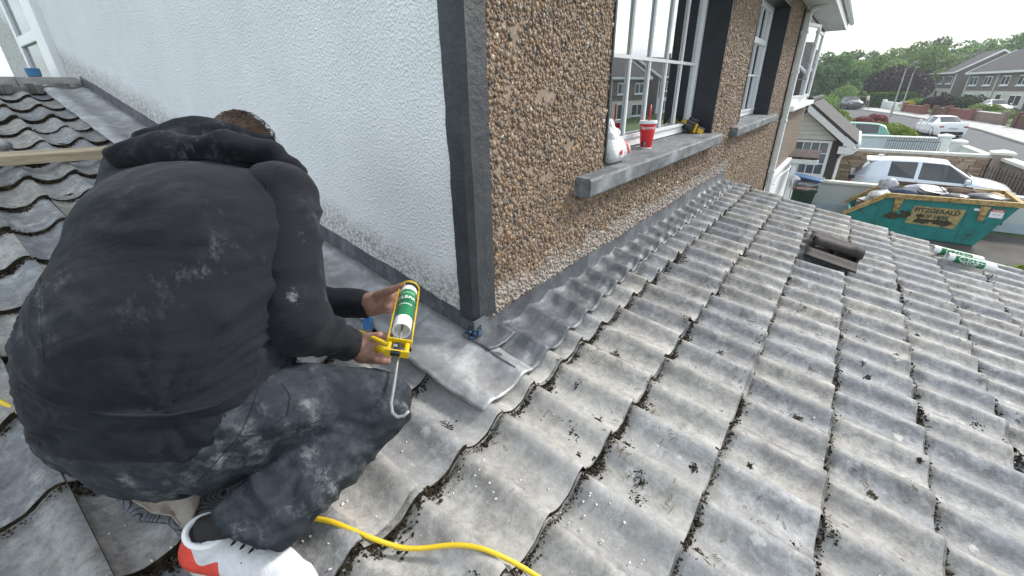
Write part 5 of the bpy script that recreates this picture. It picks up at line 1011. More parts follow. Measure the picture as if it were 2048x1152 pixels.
# ------------------------------------------------------------------ the roofer
E3 = lambda px, py, d: atd(px, py, d)
hips = E3(345, 830, 1.36); belly = E3(335, 690, 1.34); chest = E3(392, 500, 1.38); neck = E3(455, 345, 1.56); shR = E3(573, 398, 1.33); shL = E3(288, 352, 1.70)
lat = (shR - shL); lat = lat / np.linalg.norm(lat)
elR = E3(590, 645, 1.19); wrR = E3(705, 692, 1.36); wrL = E3(735, 610, 1.60); elL = E3(560, 600, 1.68)
hipR = E3(440, 825, 1.27); kneeR = E3(752, 812, 1.25); ankR = E3(553, 1012, 1.24); hipL = E3(220, 830, 1.50); kneeL = E3(560, 760, 1.66); ankL = E3(330, 925, 1.45)
person = empty('person', tuple(roofpt(330, 990)), 'person in dark hooded sweatshirt and work trousers crouching on the roof with a sealant gun', 'person')
FA = Vector(E3(525, 680, 1.22))
def wrinkle(v, n):
    b = mnoise.noise(v * 7 + Vector((3, 1, 7))); c = mnoise.noise(v * 26); low = max(0., min(1., (.70 - v.z) / .35))
    w = v + Vector((0, 0, .02)) * mnoise.noise(v * 6); t = (Vector(lat).dot(w)) * 3.2; f1 = 1 - abs(mnoise.noise(Vector((t, w.y * 2.2, w.z * 17 - t * 2.5)))) * 2.2; f2 = 1 - abs(mnoise.noise(Vector((t * 1.7 + 5, w.y * 4, w.z * 31 + t * 3)))) * 2.4
    dA = v - FA; rA = dA.length; th = math.atan2(dA.z, Vector(lat).dot(dA)); rad = .025 * math.exp(-rA / .17) * max(-.5, 1 - abs(mnoise.noise(Vector((th * 3.6, rA * 3, 4)))) * 2.5)
    return rad + .006 * b + .0015 * c + 1.4 * (.010 * max(-.4, f1) * max(0, mnoise.noise(v * 5 + Vector((9, 2, 1))) + .45) + .005 * max(-.4, f2)) * (.18 + .82 * low)
hood = [('c', E3(236, 312, 1.56), E3(330, 296, 1.45), .026, .030, .02), ('c', E3(330, 296, 1.45), E3(450, 290, 1.41), .030, .030, .02), ('c', E3(450, 290, 1.41), E3(540, 306, 1.40), .030, .027, .02), ('c', E3(540, 306, 1.40), E3(596, 345, 1.42), .027, .020, .02)]
hood2 = [('c', E3(300, 290, 1.58), E3(400, 276, 1.55), .040, .046, .045), ('c', E3(400, 276, 1.55), E3(525, 292, 1.57), .046, .038, .045), ('c', E3(450, 325, 1.52), E3(380, 325, 1.52), .075, .075, .05), ('c', E3(520, 345, 1.47), E3(455, 338, 1.47), .05, .055, .03)]
tor = []
for s in (0, -1, 1):
    o1, o2, o3 = lat * .068 * s, lat * .070 * s, lat * .092 * s; g_ = 1.06 if s == 0 else .97
    tor += [('c', hips + o1, belly + o2, .168 * g_, .160 * g_, .14), ('c', belly + o2, chest + o3, .160 * g_, .157 * g_, .14)]
tor += [('c', chest + lat * .08, shR - lat * .03, .15, .082, .09), ('c', chest - lat * .12, shL, .15, .095, .09), ('c', chest, neck, .15, .09, .09)]
hem_n = (chest - hips) / np.linalg.norm(chest - hips); hem_n = hem_n + lat * .12; hem_n /= np.linalg.norm(hem_n); hem_c = E3(290, 905, 1.19)
def hemcut(g, D): return np.maximum(D, -((g - hem_c) @ hem_n.astype(np.float32)))
sw_ = blob('hooded_sweatshirt', tor, .0085, FLEECE, person, wrinkle, cut=hemcut, it=4)
def slv(v, n): return .005 * mnoise.noise(v * 9) + .014 * max(-.3, 1 - abs(mnoise.noise(Vector((v.x * 7, v.y * 7, v.z * 20)))) * 2.4) * max(0, mnoise.noise(v * 6 + Vector((2, 5, 1))) + .35) + .0015 * mnoise.noise(v * 28)
blob('sleeve', [('c', shR - lat * .02, elR, .098, .076, .03), ('c', elR, elR + (wrR - elR) * .80, .075, .048, .03)], .0075, FLEECE, sw_, slv, it=3)
blob('sleeve', [('c', shL, elL, .09, .06, .03), ('c', elL, elL + (wrL - elL) * .92, .058, .046, .03)], .0085, FLEECE, sw_, slv, it=3)
def welt(name, c, n, up, base_r, mat, par):  # raised seam following a ring around the sleeve head
    pass
hm = [('c', hips + lat * .072 * s, hips + lat * .074 * s + (belly - hips) * .5, .178, .176, .12) for s in (-1, 0, 1)]
def bandcut(g, D):
    h_ = (g - hem_c) @ hem_n.astype(np.float32); return np.maximum(np.maximum(D, -h_ - .004), h_ - .062)
blob('waistband', hm, .0075, FLEECE, sw_, lambda v, n: .003 * mnoise.noise(v * 12), cut=bandcut, it=2)
blob('hood', hood + hood2, .006, FLEECE, person, lambda v, n: .006 * mnoise.noise(v * 10) + .007 * max(-.4, 1 - abs(mnoise.noise(Vector((Vector(lat).dot(v) * 6, v.z * 26, v.y * 9)))) * 2.3) + .002 * mnoise.noise(v * 30))
def leg_w(v, n):
    ax = Vector(kneeR - ankR).normalized(); t = v.dot(ax); return .006 * mnoise.noise(v * 8) + .014 * max(-.4, 1 - abs(mnoise.noise(Vector((t * 22, v.z * 5, v.y * 6)))) * 2.3) * max(.1, mnoise.noise(v * 6) + .45) + .004 * max(-.4, 1 - abs(mnoise.noise(Vector((t * 9 + v.z * 26, v.x * 12, 3)))) * 2.3) + .0015 * mnoise.noise(v * 30)
LAX = ((ankR - kneeR) / np.linalg.norm(ankR - kneeR) + np.array([0, 0, -.35])).astype(np.float32); LAX /= np.linalg.norm(LAX)
def legcut(g, D):
    q_ = g - ankR.astype(np.float32); h_ = q_ @ LAX - .055; return np.where((q_ * q_).sum(-1) < .04, np.maximum(D, h_), D)
seat = [('e', hips - lat * .01 + np.array([0, 0, -.012]), (.172, .172, .165), .05), ('c', hips + lat * .09, hipR, .155, .145, .06), ('c', hips - lat * .09, hipL, .16, .13, .06)]
blob('trousers', seat + [('c', hipR, kneeR, .135, .088, .05), ('c', kneeR, ankR, .086, .082, .012), ('c', hipL, kneeL, .12, .075, .04), ('c', kneeL, ankL, .075, .06, .02), ('c', ankR, ankR + (ankR - kneeR) * .25, .082, .090, .02)], .0075, TROU, person, leg_w, cut=legcut)
# body: head, neck, forearms and hands as one mesh
head = E3(492, 305, 1.73); fwd_p = np.cross(np.array([0, 0, 1.]), lat); fwd_p /= np.linalg.norm(fwd_p); fwd_p = -fwd_p if fwd_p @ np.array([.7, .7, 0]) < 0 else fwd_p
bodyp = [('c', neck, head, .06, .07, .03), ('e', head, (.082, .098, .105), .03), ('c', head + fwd_p * .085 + np.array([0, 0, -.05]), head + fwd_p * .10 + np.array([0, 0, -.065]), .016, .014, .012), ('c', head + fwd_p * .05 + np.array([0, 0, -.10]), head + fwd_p * .075 + np.array([0, 0, -.105]), .035, .03, .02)]
for s in (-1, 1): bodyp.append(('e', head + lat * .085 * s, (.012, .02, .03), .008))
core = [('c', neck, chest, .05, .09, .04), ('c', chest, hips, .10, .10, .05), ('c', chest + lat * .04, shR, .06, .04, .03), ('c', shR, elR, .04, .04, .02), ('c', elR, wrR, .044, .030, .02), ('c', chest - lat * .04, shL, .06, .04, .03), ('c', shL, elL, .04, .04, .02), ('c', elL, wrL, .042, .029, .02)]
V1, F1 = nets(bodyp + core, np.min([hips, elR, wrR, wrL, head], 0) - .2, np.max([hips, elR, wrR, wrL, head, elL], 0) + .2, .012); V1 = relax(V1, F1, 1); F1 = gfix(V1, F1)
def hand(prims, res=.0028):
    P = np.array([q for p in prims for q in (p[1], p[2] if p[0] == 'c' else p[1])]); V, F = nets(prims, P.min(0) - .05, P.max(0) + .05, res); V = relax(V, F, 2); return V, gfix(V, F)
hR = [('c', E3(690, 690, 1.34), E3(722, 694, 1.345), .030, .030, .012), ('c', E3(722, 690, 1.345), E3(752, 688, 1.335), .030, .026, .015), ('c', E3(724, 708, 1.345), E3(748, 712, 1.34), .028, .024, .015),
      ('c', E3(735, 676, 1.33), E3(758, 672, 1.31), .016, .0125, .008), ('c', E3(758, 672, 1.31), E3(780, 673, 1.315), .0125, .0095, .004)]
for q, (ky, l_) in enumerate(((680, 1.0), (694, 1.05), (707, 1.0), (719, .85))):
    k0, k1, k2, k3 = E3(757 - q * 2, ky, 1.325), E3(757 + 20 * l_, ky + 3, 1.345), E3(757 + 20 * l_, ky + 4, 1.385), E3(752, ky + 4, 1.40)
    hR += [('c', k0, k1, .0125, .0105, .004), ('c', k1, k2, .0105, .0095, .003), ('c', k2, k3, .0095, .008, .003)]
hL = [('c', E3(715, 607, 1.60), E3(742, 606, 1.575), .031, .031, .012), ('c', E3(742, 602, 1.575), E3(776, 592, 1.545), .030, .026, .015), ('c', E3(744, 618, 1.575), E3(772, 612, 1.55), .027, .024, .015),
      ('c', E3(757, 590, 1.54), E3(783, 580, 1.505), .0165, .013, .008), ('c', E3(783, 580, 1.505), E3(806, 570, 1.485), .013, .0095, .004)]
for q, (ky, l_) in enumerate(((592, 1.0), (603, 1.05), (613, 1.0), (622, .85))):
    k0, k1, k2, k3 = E3(776, ky, 1.56), E3(776 + 20 * l_, ky - 6, 1.575), E3(776 + 42 * l_, ky - 8, 1.565), E3(776 + 56 * l_, ky - 6, 1.53)
    hL += [('c', k0, k1, .0125, .011, .004), ('c', k1, k2, .011, .0095, .003), ('c', k2, k3, .0095, .008, .003)]
VV = [V1]; FF = [F1]; nv = len(V1)
for hp in (hR, hL): v, f = hand(hp); VV.append(v); FF.append(f + nv); nv += len(v)
link('body', npmesh('body', np.concatenate(VV), np.concatenate(FF)), SKIN, person, True)
def hairw(v, n): return .004 * mnoise.noise(Vector((v.x * 60, v.y * 60, v.z * 25))) + .006 * mnoise.noise(v * 22)
blob('hair', [('e', head + np.array([0, 0, .012]) - fwd_p * .006, (.093, .106, .112), .02)], .006, HAIR, person, hairw, it=1, cut=lambda g, D: np.maximum(D, -((g - (head + np.array([0, 0, -.03]))) @ (np.array([0, 0, 1.]) - fwd_p * .5).astype(np.float32))))
tf = MB(); rr = random.Random(3)
for i in range(420):
    a = rr.uniform(0, 2 * PI); e = rr.uniform(.15, 1.5); d = Vector((math.cos(a) * math.cos(e), math.sin(a) * math.cos(e), math.sin(e))); b = Vector(head) + Vector((0, 0, .012)) + Vector((d.x * .095, d.y * .108, d.z * .112)); t = Vector((rr.gauss(0, 1), rr.gauss(0, 1), rr.gauss(0, .5))); t = (t - d * t.dot(d)).normalized(); tf.tube([b, b + t * .012 + d * .006, b + t * .026 + d * rr.uniform(.0, .008)], [.0013, .0011, .0004], 3, False)
tf.build('hair_strands', HAIR, bpy.data.objects['hair'])
# seams: shoulder, hood edge, waistband ribs
cuffs = MB()
for a, b, r in ((elR + (wrR - elR) * .76, elR + (wrR - elR) * .93, .049), (elL + (wrL - elL) * .86, elL + (wrL - elL) * 1.02, .047)):
    d = Vector(b) - Vector(a); cf = MB(); cf.tube([Vector(a) + d * t for t in (0, .08, .5, .92, 1, .97)], [r * .96, r * 1.04, r, r * 1.03, r * .93, r * .7], 20, False); cf.build('cuff', FLEECE, sw_, True)
def ring_pts(c, n, r, m=28):
    n = Vector(n).normalized(); u = n.orthogonal().normalized(); w = n.cross(u); return [Vector(c) + (u * math.cos(t) + w * math.sin(t)) * r for t in np.linspace(0, 2 * PI, m)]
# sewn seams laid on the cloth surface
from mathutils.bvhtree import BVHTree
def seam(obj, path, rad, mat, name='seam', lift=.0, par=None):
    me = obj.data; bv = BVHTree.FromPolygons([v.co.copy() for v in me.vertices], [tuple(p.vertices) for p in me.polygons]); P = []
    for i in range(len(path) - 1):
        for t in np.linspace(0, 1, 10)[:-1]:
            h = bv.ray_cast(Vector(CP), Vector(wd(path[i][0] * (1 - t) + path[i + 1][0] * t, path[i][1] * (1 - t) + path[i + 1][1] * t)).normalized())
            if h[0] is not None: P.append(h[0] + h[1] * lift if h[1].dot(Vector(CP) - h[0]) > 0 else h[0] - h[1] * lift)
    if len(P) > 3:
        P = [sum(P[max(0, i - 1):i + 2], Vector()) / len(P[max(0, i - 1):i + 2]) for i in range(len(P))]; MB().tube(P, rad, 6).build(name, mat, par or obj, True)
trou = bpy.data.objects['trousers']; slR = bpy.data.objects['sleeve']
seam(sw_, [(42, 770), (120, 812), (230, 832), (340, 832), (430, 812), (500, 770), (520, 740)], .0035, FLEECE); seam(sw_, [(100, 470), (80, 560), (78, 650), (92, 740)], .002, FLEECE)
seam(slR, [(560, 330), (535, 370), (528, 430), (530, 500)], .003, FLEECE, par=sw_)
DTH = M('dark_thread', (.011, .013, .016), .9)
seam(trou, [(390, 970), (440, 915), (478, 872), (505, 815), (520, 765)], .0013, DTH); seam(trou, [(478, 874), (540, 866), (600, 855), (650, 838)], .0013, DTH); seam(trou, [(690, 1000), (740, 945), (780, 895), (802, 850)], .0013, DTH); seam(trou, [(560, 762), (580, 790), (575, 830), (545, 850)], .0012, DTH)
# shoes
SH_W = M('white_shoe_mesh', (.60, .60, .62), .7, .15, 40, .3, 200); SH_R = M('red_shoe_panel', (.62, .06, .04), .6, .25, 30, .2, 150); SH_B = M('shoe_lining', (.02, .018, .02), .8); SOLE = M('cream_shoe_sole', (.62, .60, .54), .7, .1, 20)
heel = roofpt(398, 1088, .04); toe = roofpt(650, 1180, .04); ud = toe - heel; ud[2] = 0; ud /= np.linalg.norm(ud); zs = float(surf(heel[0], heel[1])) + .008
def shoe(h0, u, zb, name_lbl):
    sh = empty('shoe', (h0[0], h0[1], zb)); sh.parent = person; sh.matrix_parent_inverse = wloc(person).inverted(); u = np.array(u); w = np.array([-u[1], u[0], 0]); q = lambda a, b, c: h0 + u * a + w * b + np.array([0, 0, zb - h0[2] + c])
    blob('upper', [('c', q(.03, 0, .065), q(.10, 0, .058), .042, .043, .02), ('c', q(.10, 0, .055), q(.20, 0, .045), .043, .042, .02), ('c', q(.20, 0, .042), q(.26, 0, .036), .042, .030, .02), ('c', q(.045, 0, .07), q(.05, 0, .105), .040, .040, .02)], .004, SH_W, sh, it=2)
    blob('heel_panel', [('c', q(.012, 0, .06), q(.095, 0, .056), .047, .0485, .02), ('c', q(.016, 0, .06), q(.026, 0, .095), .042, .040, .02)], .004, SH_R, sh, it=2)
    m = MB(); pr = []
    for t in np.linspace(0, 1, 15):
        a = -.03 + t * .325; hw = .047 * (math.sin(PI * min(1, max(0, t * .93 + .06))) ** .35); pr.append((a, hw))
    top = [q(a, h, .034) for a, h in pr] + [q(a, -h, .034) for a, h in pr[::-1]]; bot = [q(a, h, -.004) for a, h in pr] + [q(a, -h, -.004) for a, h in pr[::-1]]; n = len(top)
    m.add(top + bot, [tuple(range(n))[::-1], tuple(range(n, 2 * n))] + [(i, (i + 1) % n, n + (i + 1) % n, n + i) for i in range(n)]); m.build('sole', SOLE, sh)
    MB().tube([q(.045 + .040 * math.cos(t), .036 * math.sin(t), .128 - .010 * math.cos(t)) for t in np.linspace(0, 2 * PI, 24)], .0075, 8).build('collar', WHITE, sh, True)
    MB().lathe(q(.045, 0, .11), (0, 0, 1), [(0, .025), (.034, .026)], 18).build('lining', SH_B, sh)
    for i in range(5): a = .10 + i * .022; MB().tube([q(a, -.026, .092 - i * .005), q(a + .008, 0, .104 - i * .006), q(a + .002, .026, .092 - i * .005)], .0035, 6).build('lace', SH_B, sh, True)
    MB().tube([q(.045, 0, .06), q(.045, 0, .13), ankR if name_lbl == 'right' else ankL], .033, 14).build('sock', SH_B, sh, True)
    return sh
shoe(heel, ud, zs, 'right'); hl2 = np.array(E3(300, 940, 1.50)); shoe(hl2, np.array([.8, .6, 0]), float(surf(hl2[0], hl2[1])) + .01, 'left')
# ------------------------------------------------------------------ sealant gun and cartridges
YEL = M('yellow_gun_paint', (.62, .42, .01), .4, .2, 30); RODM = M('grey_rod_steel', (.30, .31, .31), .4, .15, 20, metal=.5); CW = M('white_cartridge_plastic', (.78, .79, .78), .4, .04); CG = M('green_cartridge_label', (.01, .16, .065), .45, .1, 8); CWT = M('white_print', (.75, .78, .75), .5, .03); BLKL = M('black_print', (.02, .02, .02), .5)
def cartridge(A, d, L, r, label, group, up, texts, nozzle=0, band=(.22, .88)):
    A = Vector(A); d = Vector(d).normalized(); up = Vector(up); w = (up - d * up.dot(d)).normalized(); t = d.cross(w); c = empty('sealant_cartridge', tuple(A), label, 'cartridge', group)
    MB().lathe(A, d, [(r * .86, .03), (r * .86, .002), (r, 0), (r, L * .98), (r * .96, L), (r * .35, L + .004), (r * .3, L + .02)], 28).build('tube', CW, c, True, angle=40)
    MB().lathe(A, d, [(r * .85, .028), (.001, .028)], 24).build('piston', CW, c)
    MB().lathe(A, d, [(r + .0006, L * band[0]), (r + .0006, L * band[1])], 32).build('label', CG, c, True)
    for txt, sz, h, mt, ang0, sq in texts:
        v, f = text_mesh(txt, sz, 0, .0004); m = MB(); m.add([A + d * (L * h + p[0]) + (w * math.cos(ang0 - p[1] / r) + t * math.sin(ang0 - p[1] / r)) * (r + .0012) for p in v] if sq else [A + d * (L * h + p[1]) + (w * math.cos(ang0 + p[0] / r) + t * math.sin(ang0 + p[0] / r)) * (r + .0012) for p in v], f); m.build('lettering', mt, c)
    if nozzle: MB().lathe(A, d, [(r * .34, L + .005), (r * .38, L + .02), (r * .30, L + .03), (r * .12, L + nozzle), (.001, L + nozzle)], 16).build('nozzle', CW, c, True, angle=40)
    return c
GA_, GB_ = np.array(E3(803, 662, 1.29)), np.array(E3(820, 573, 1.505)); gd = (GB_ - GA_) / np.linalg.norm(GB_ - GA_); gup = CP - GA_; gup = gup - gd * (gup @ gd); gup /= np.linalg.norm(gup); gs = np.cross(gd, gup)
GL = .225; GRD = .0265
vx = np.sign(gs @ (E3(900, 660, 1.3) - E3(800, 660, 1.3))) * gs     # towards the right of the tool
cartridge(GA_, gd, GL, GRD, 'green and white sealant cartridge held in the yellow gun', None, gup, [('CLEAR', .021, .66, CWT, -.15, False), ('TRADE', .017, .78, bpy.data.materials.get('pale_green_print') or M('pale_green_print', (.25, .5, .3), .5), -.15, False), ('SEALANT', .008, .57, BLKL, -.15, False), ('LOW MODULUS', .006, .48, CWT, -.15, False)])
gun = empty('caulking_gun', tuple(GA_), 'yellow skeleton sealant gun with steel push rod, gripped in both hands', 'caulking gun')
for s in (-1, 1): MB().tube([GA_ + vx * s * .033 - gd * .055, GA_ + vx * s * .0325 + gd * (GL + .012)], .0028, 8).build('frame_rod', YEL, gun, True)
MB().tube([GA_ + vx * .0325 * math.cos(t) + gd * (GL + .012) + gup * .0325 * math.sin(t) for t in np.linspace(0, 2 * PI, 25)], .003, 6, False).build('front_ring', YEL, gun, True)
def gb(nm, a0, a1, s0, s1, u0, u1, mat, r=.003):
    m = MB(); m.bbox((a0, s0, u0), (a1, s1, u1), r); m.xf(lambda p: Vector(GA_ + gd * p.x + vx * p.y + gup * p.z)); return m.build(nm, mat, gun)
gb('rear_plate', -.060, -.055, -.035, .035, -.016, .016, YEL, .002); gb('casting', -.100, -.0605, .016, .030, -.010, .010, YEL, .005); gb('casting', -.098, -.0605, -.031, -.019, -.012, .008, YEL, .005); gb('back_plate', -.106, -.1005, -.033, .031, -.011, .012, YEL, .002); gb('spring_housing', -.098, -.063, -.012, .008, -.008, .009, BLKL, .004); gb('thumb_release', -.118, -.1065, -.018, .008, .0, .014, IRON); gb('pivot_pin', -.082, -.074, .0305, .037, -.005, .005, IRON, .002); gb('pivot_pin', -.09, -.08, -.015, -.004, .0095, .014, RODM, .002)
hdl = np.array(E3(748, 696, 1.36)); c0 = GA_ - gd * .095 - vx * .03; MB().tube([c0, c0 * .5 + hdl * .5, hdl, hdl + (hdl - c0) * .35], [.009, .011, .011, .009], 10).build('handle', YEL, gun, True)
tg = np.array(E3(706, 658, 1.42)); c1 = GA_ - gd * .07 - vx * .03; MB().tube([c1, c1 * .5 + tg * .5, tg], [.006, .006, .005], 8).build('trigger', YEL, gun, True)
rod = [GA_ + gd * .06, GA_ - gd * .06, E3(796, 715, 1.225), E3(789, 765, 1.15), E3(782, 808, 1.09), E3(785, 826, 1.075), E3(795, 834, 1.07), E3(808, 832, 1.065), E3(818, 822, 1.065)]; MB().tube(rod, .0042, 10).build('push_rod', RODM, gun, True)
# two spare cartridges on the tiles
for (pa, pb, lb_) in (((1864, 497), (1962, 521), 'spare sealant cartridge lying on the roof edge, the one touching the bare tile verge'), ((1893, 512), (1988, 537), 'spare sealant cartridge lying in front of its twin on the roof')):
    a = roofpt(*pa, .045); b = roofpt(*pb, .045); d = b - a; cartridge(a, d, np.linalg.norm(d), .034, lb_, 'spare cartridges on the roof', CP - a, [('CLEAR', .05, .42, CWT, -.2, True), ('ET', .06, .64, CWT, .3, True), ('TRADE', .035, .42, CWT, .7, True)], nozzle=.18, band=(.14, .76))
# ------------------------------------------------------------------ yellow cord
path = [(-60, 778), (-20, 794), (20, 812), (60, 836), (140, 880), (260, 930), (380, 975), (520, 1010), (610, 1028), (665, 1045), (725, 1066), (790, 1079), (850, 1082), (905, 1084), (960, 1097), (1020, 1117), (1075, 1140), (1130, 1168), (1190, 1205), (1260, 1260)]
pts = []
for i in range(len(path) - 1):
    for t in np.linspace(0, 1, 7)[:-1]: p = roofpt(path[i][0] * (1 - t) + path[i + 1][0] * t, path[i][1] * (1 - t) + path[i + 1][1] * t, 0); pts.append(p)
sm2 = []
for i, p in enumerate(pts):
    q = np.mean(pts[max(0, i - 3):i + 4], 0); zz = max(float(surf(q[0] + dx, q[1])) for dx in (-.02, 0, .02)); sm2.append((q[0], q[1], zz + .0085))
zs2 = [p[2] for p in sm2]; zs2 = [np.mean(zs2[max(0, i - 6):i + 7]) for i in range(len(zs2))]; sm2 = [(p[0], p[1], z + .002) for p, z in zip(sm2, zs2)]
tag(MB().tube(sm2, .0066, 12).build('extension_cord', M('yellow_cord_rubber', (.72, .48, .02), .45, .12, 12, .2, 60), None, True), 'yellow extension cord snaking over the tiles beneath the crouching person', 'cord')
# ------------------------------------------------------------------ things on the near sill
def onsill(px, py, z=.557): return plane(px, py, (0, 0, 1), z)
q = onsill(1291, 297, .556); RED = M('red_cup_print', (.55, .012, .02), .4, .08, 6); cup = empty('paper_cup', tuple(q), 'red paper drinks cup with white lid and red straw on the near window sill', 'cup')
r0, r1, ch = .040, .059, .185
MB().lathe(q, (0, 0, 1), [(0, 0), (r0, 0), (r0, .003), (r0 + (r1 - r0) * .985, ch - .003), (r1 - .002, ch)], 32).build('body', RED, cup, True, angle=40)
MB().lathe(q, (0, 0, 1), [(r0 + .0006, 0), (r0 + .0018, .012)], 32).build('base_band', CW, cup, True)
MB().lathe(q, (0, 0, 1), [(r1 + .001, ch - .012), (r1 + .004, ch - .010), (r1 + .005, ch), (r1 + .001, ch + .010), (r1 * .8, ch + .011), (r1 * .78, ch + .006), (.001, ch + .006)], 32).build('lid', CW, cup, True, angle=40)
MB().tube([q + np.array([0, 0, .1]), q + np.array([.006, -.002, ch + .115])], .0062, 10).build('straw', RED, cup, True)
tc_ = CP - q; ang_c = math.atan2(tc_[1], tc_[0])
def cuptext(txt, sz, h, mat, off=0, shear=.3, slope=0.):
    v, f = text_mesh(txt, sz, shear, .0005); m = MB(); P = []
    for p in v:
        hh = h + p[1] + slope * p[0]; rr = r0 + (r1 - r0) * hh / ch + .0012; a = ang_c + off + p[0] / rr; P.append((q[0] + rr * math.cos(a), q[1] + rr * math.sin(a), q[2] + hh))
    m.add(P, f); m.build('lettering', mat, cup)
cuptext("Supermac's", .031, .148, CWT, .25, .35)
def cuppatch(a0, a1, h0, h1, mat):
    m = MB(); P = []; n = 8
    for i in range(n + 1):
        for h in (h0, h1): rr = r0 + (r1 - r0) * h / ch + .0011; a = ang_c + a0 + (a1 - a0) * i / n; P.append((q[0] + rr * math.cos(a), q[1] + rr * math.sin(a), q[2] + h))
    m.add(P, [(2 * i, 2 * i + 2, 2 * i + 3, 2 * i + 1) for i in range(n)]); m.build('printed_patch', mat, cup)
cuppatch(-.75, -.42, .022, .05, BLKL); cuppatch(-.40, -.1, .022, .05, M('pale_blue_print', (.2, .4, .5), .5))
# carrier bag with takeaway
k = NT('white_carrier_film'); sx = k.n('SeparateXYZ'); k.l(k.geo.outputs['Position'], sx.inputs[0]); k.set(k.ramp(k.noise(14, 6, .7), [(.3, rgb(.52, .53, .54)), (.7, rgb(.80, .80, .79))]), .45, 0, .4); k.p.inputs['Subsurface Weight'].default_value = 0; k.bump(k.noise(38, 5, .7), .7, .012, k.bump(k.noise(12, 4), .5, .03)); BAGM = k.m
q = onsill(1222, 326, .556); bagc = np.array(q) + np.array([.045, .02, 0]); bag = empty('paper_bag', tuple(q), 'crumpled white takeaway bag with red print at the end of the near sill', 'bag')
def crump(v, n): return .016 * mnoise.noise(v * 15) + .010 * (.5 - abs(mnoise.noise(v * 26))) + .004 * mnoise.noise(v * 60)
blob('pouch', [('c', bagc + np.array([-.085, -.02, .062]), bagc + np.array([.075, -.02, .062]), .060, .058, .03), ('c', bagc + np.array([-.06, .02, .10]), bagc + np.array([.03, .02, .10]), .06, .05, .05)], .005, BAGM, bag, lambda v, n: .35 * crump(v, n))
blob('crumpled_top', [('c', bagc + np.array([-.05, .02, .14]), bagc + np.array([-.02, .03, .20]), .055, .045, .04), ('c', bagc + np.array([-.01, .03, .13]), bagc + np.array([.045, .02, .16]), .05, .035, .04)], .004, BAGM, bag, crump)
vdir = CP - bagc; vdir[2] = 0; vdir /= np.linalg.norm(vdir)
m = MB(); P = []
for i in range(9):
    t = .2 + i / 8 * 1.35
    for sxx in (.045, .068): P.append(bagc + np.array([sxx + .004 * math.sin(i), -.02 - .0655 * math.sin(t + .25), .062 + .0655 * math.cos(t + .25)]))
m.add(P, [(2 * i, 2 * i + 1, 2 * i + 3, 2 * i + 2) for i in range(8)]); m.build('red_stripe', RED, bag)
m = MB(); P = [bagc + np.array([-.05, -.0845, .066])] + [bagc + np.array([-.05 + .016 * math.cos(t), -.0835, .066 + .016 * math.sin(t)]) for t in np.linspace(0, 2 * PI, 16, endpoint=False)]; m.add(P, [(0, i + 1, (i + 1) % 16 + 1) for i in range(16)]); m.build('red_mark', RED, bag)
# cordless tool
q = np.array(onsill(1387, 268, .556)); YT = M('yellow_tool_plastic', (.55, .33, .01), .45, .1); BT = M('black_tool_plastic', (.02, .021, .024), .5, .2)
tl = empty('cordless_tool', tuple(q), 'black and yellow cordless tool lying at the far end of the near sill', 'power tool'); R3 = Matrix.Rotation(math.radians(-35), 3, 'Z') @ Matrix.Rotation(math.radians(18), 3, 'Y')
def tb(nm, a, b, mat, r=.008): m = MB(); m.bbox(a, b, r); m.xf(lambda p: R3 @ p + Vector(q) + Vector((0, .02, .052))); return m.build(nm, mat, tl)
tb('battery', (.015, -.045, -.045), (.115, .045, .030), BT); tb('yellow_band', (-.012, -.048, -.042), (.0145, .048, .044), YT, .006); tb('body', (-.11, -.04, -.035), (-.0125, .04, .052), BT, .014); tb('yellow_cap', (-.125, -.03, .0), (-.1105, .03, .045), YT, .006); tb('grip', (-.07, -.02, .0525), (.03, .02, .085), BT, .01); tb('battery_panel', (.03, -.0475, -.03), (.10, -.0455, .015), YT, .001)
MB().tube([q + np.array([-.10, .02, .08]), q + np.array([-.17, .05, .10]), q + np.array([-.22, .08, .115])], .005, 6).build('belt_hook', BT, tl, True)
# ------------------------------------------------------------------ vent tile, timber, pad
DKT = M('dark_brown_clay', (.035, .028, .027), .75, .35, 12, .4, 60)
a, b = roofpt(1626, 482, .06), roofpt(1722, 512, .06); vt = empty('vent_tile', tuple(roofpt(1660, 505)), 'dark brown vent tile with a raised half-round hood set among the grey tiles', 'vent tile')
a = np.array(a); b = np.array(b); dv = (b - a) / np.linalg.norm(b - a); sv = np.cross(dv, [0, 0, 1]); sv /= np.linalg.norm(sv); uv = np.cross(sv, dv); uv = uv if uv[2] > 0 else -uv
m = MB(); P = []; F = []; n = 10; LN = np.linalg.norm(b - a); ng = 12
for i in range(ng + 1):
    rr = .046 + .006 * mnoise.noise(Vector((i * .7, 0, 0))) + (.014 if i >= ng - 2 else 0)
    for j in range(n + 1): t = PI * j / n; P.append(a + dv * LN * i / ng + sv * rr * math.cos(t) + uv * (rr * .9 * math.sin(t) - .01))
for i in range(ng):
    for j in range(n): F.append((i * (n + 1) + j, i * (n + 1) + j + 1, (i + 1) * (n + 1) + j + 1, (i + 1) * (n + 1) + j))
m.add(P, F); o = m.build('hood', DKT, vt, True, angle=50); s_ = o.modifiers.new('t', 'SOLIDIFY'); s_.thickness = .014
for t in (.04, .5, .96): m = MB(); c = a + dv * LN * t; m.bbox((-.01, -.05, -.09), (.01, .05, .0), .003); m.xf(lambda p: Vector(c + dv * p.x + sv * p.y + uv * p.z)); m.build('hood_leg', DKT, vt)
x0, x1 = 3.28, 3.98; m = MB(); V = []; F = []; nx_, ny_ = 44, 8
for i in range(nx_ + 1):
    for j in range(ny_ + 1): x = x0 + (x1 - x0) * i / nx_; y = -1.03 - .34 * j / ny_; V.append((x, y, y * TS + float(prof(x)) * .55 + .022))
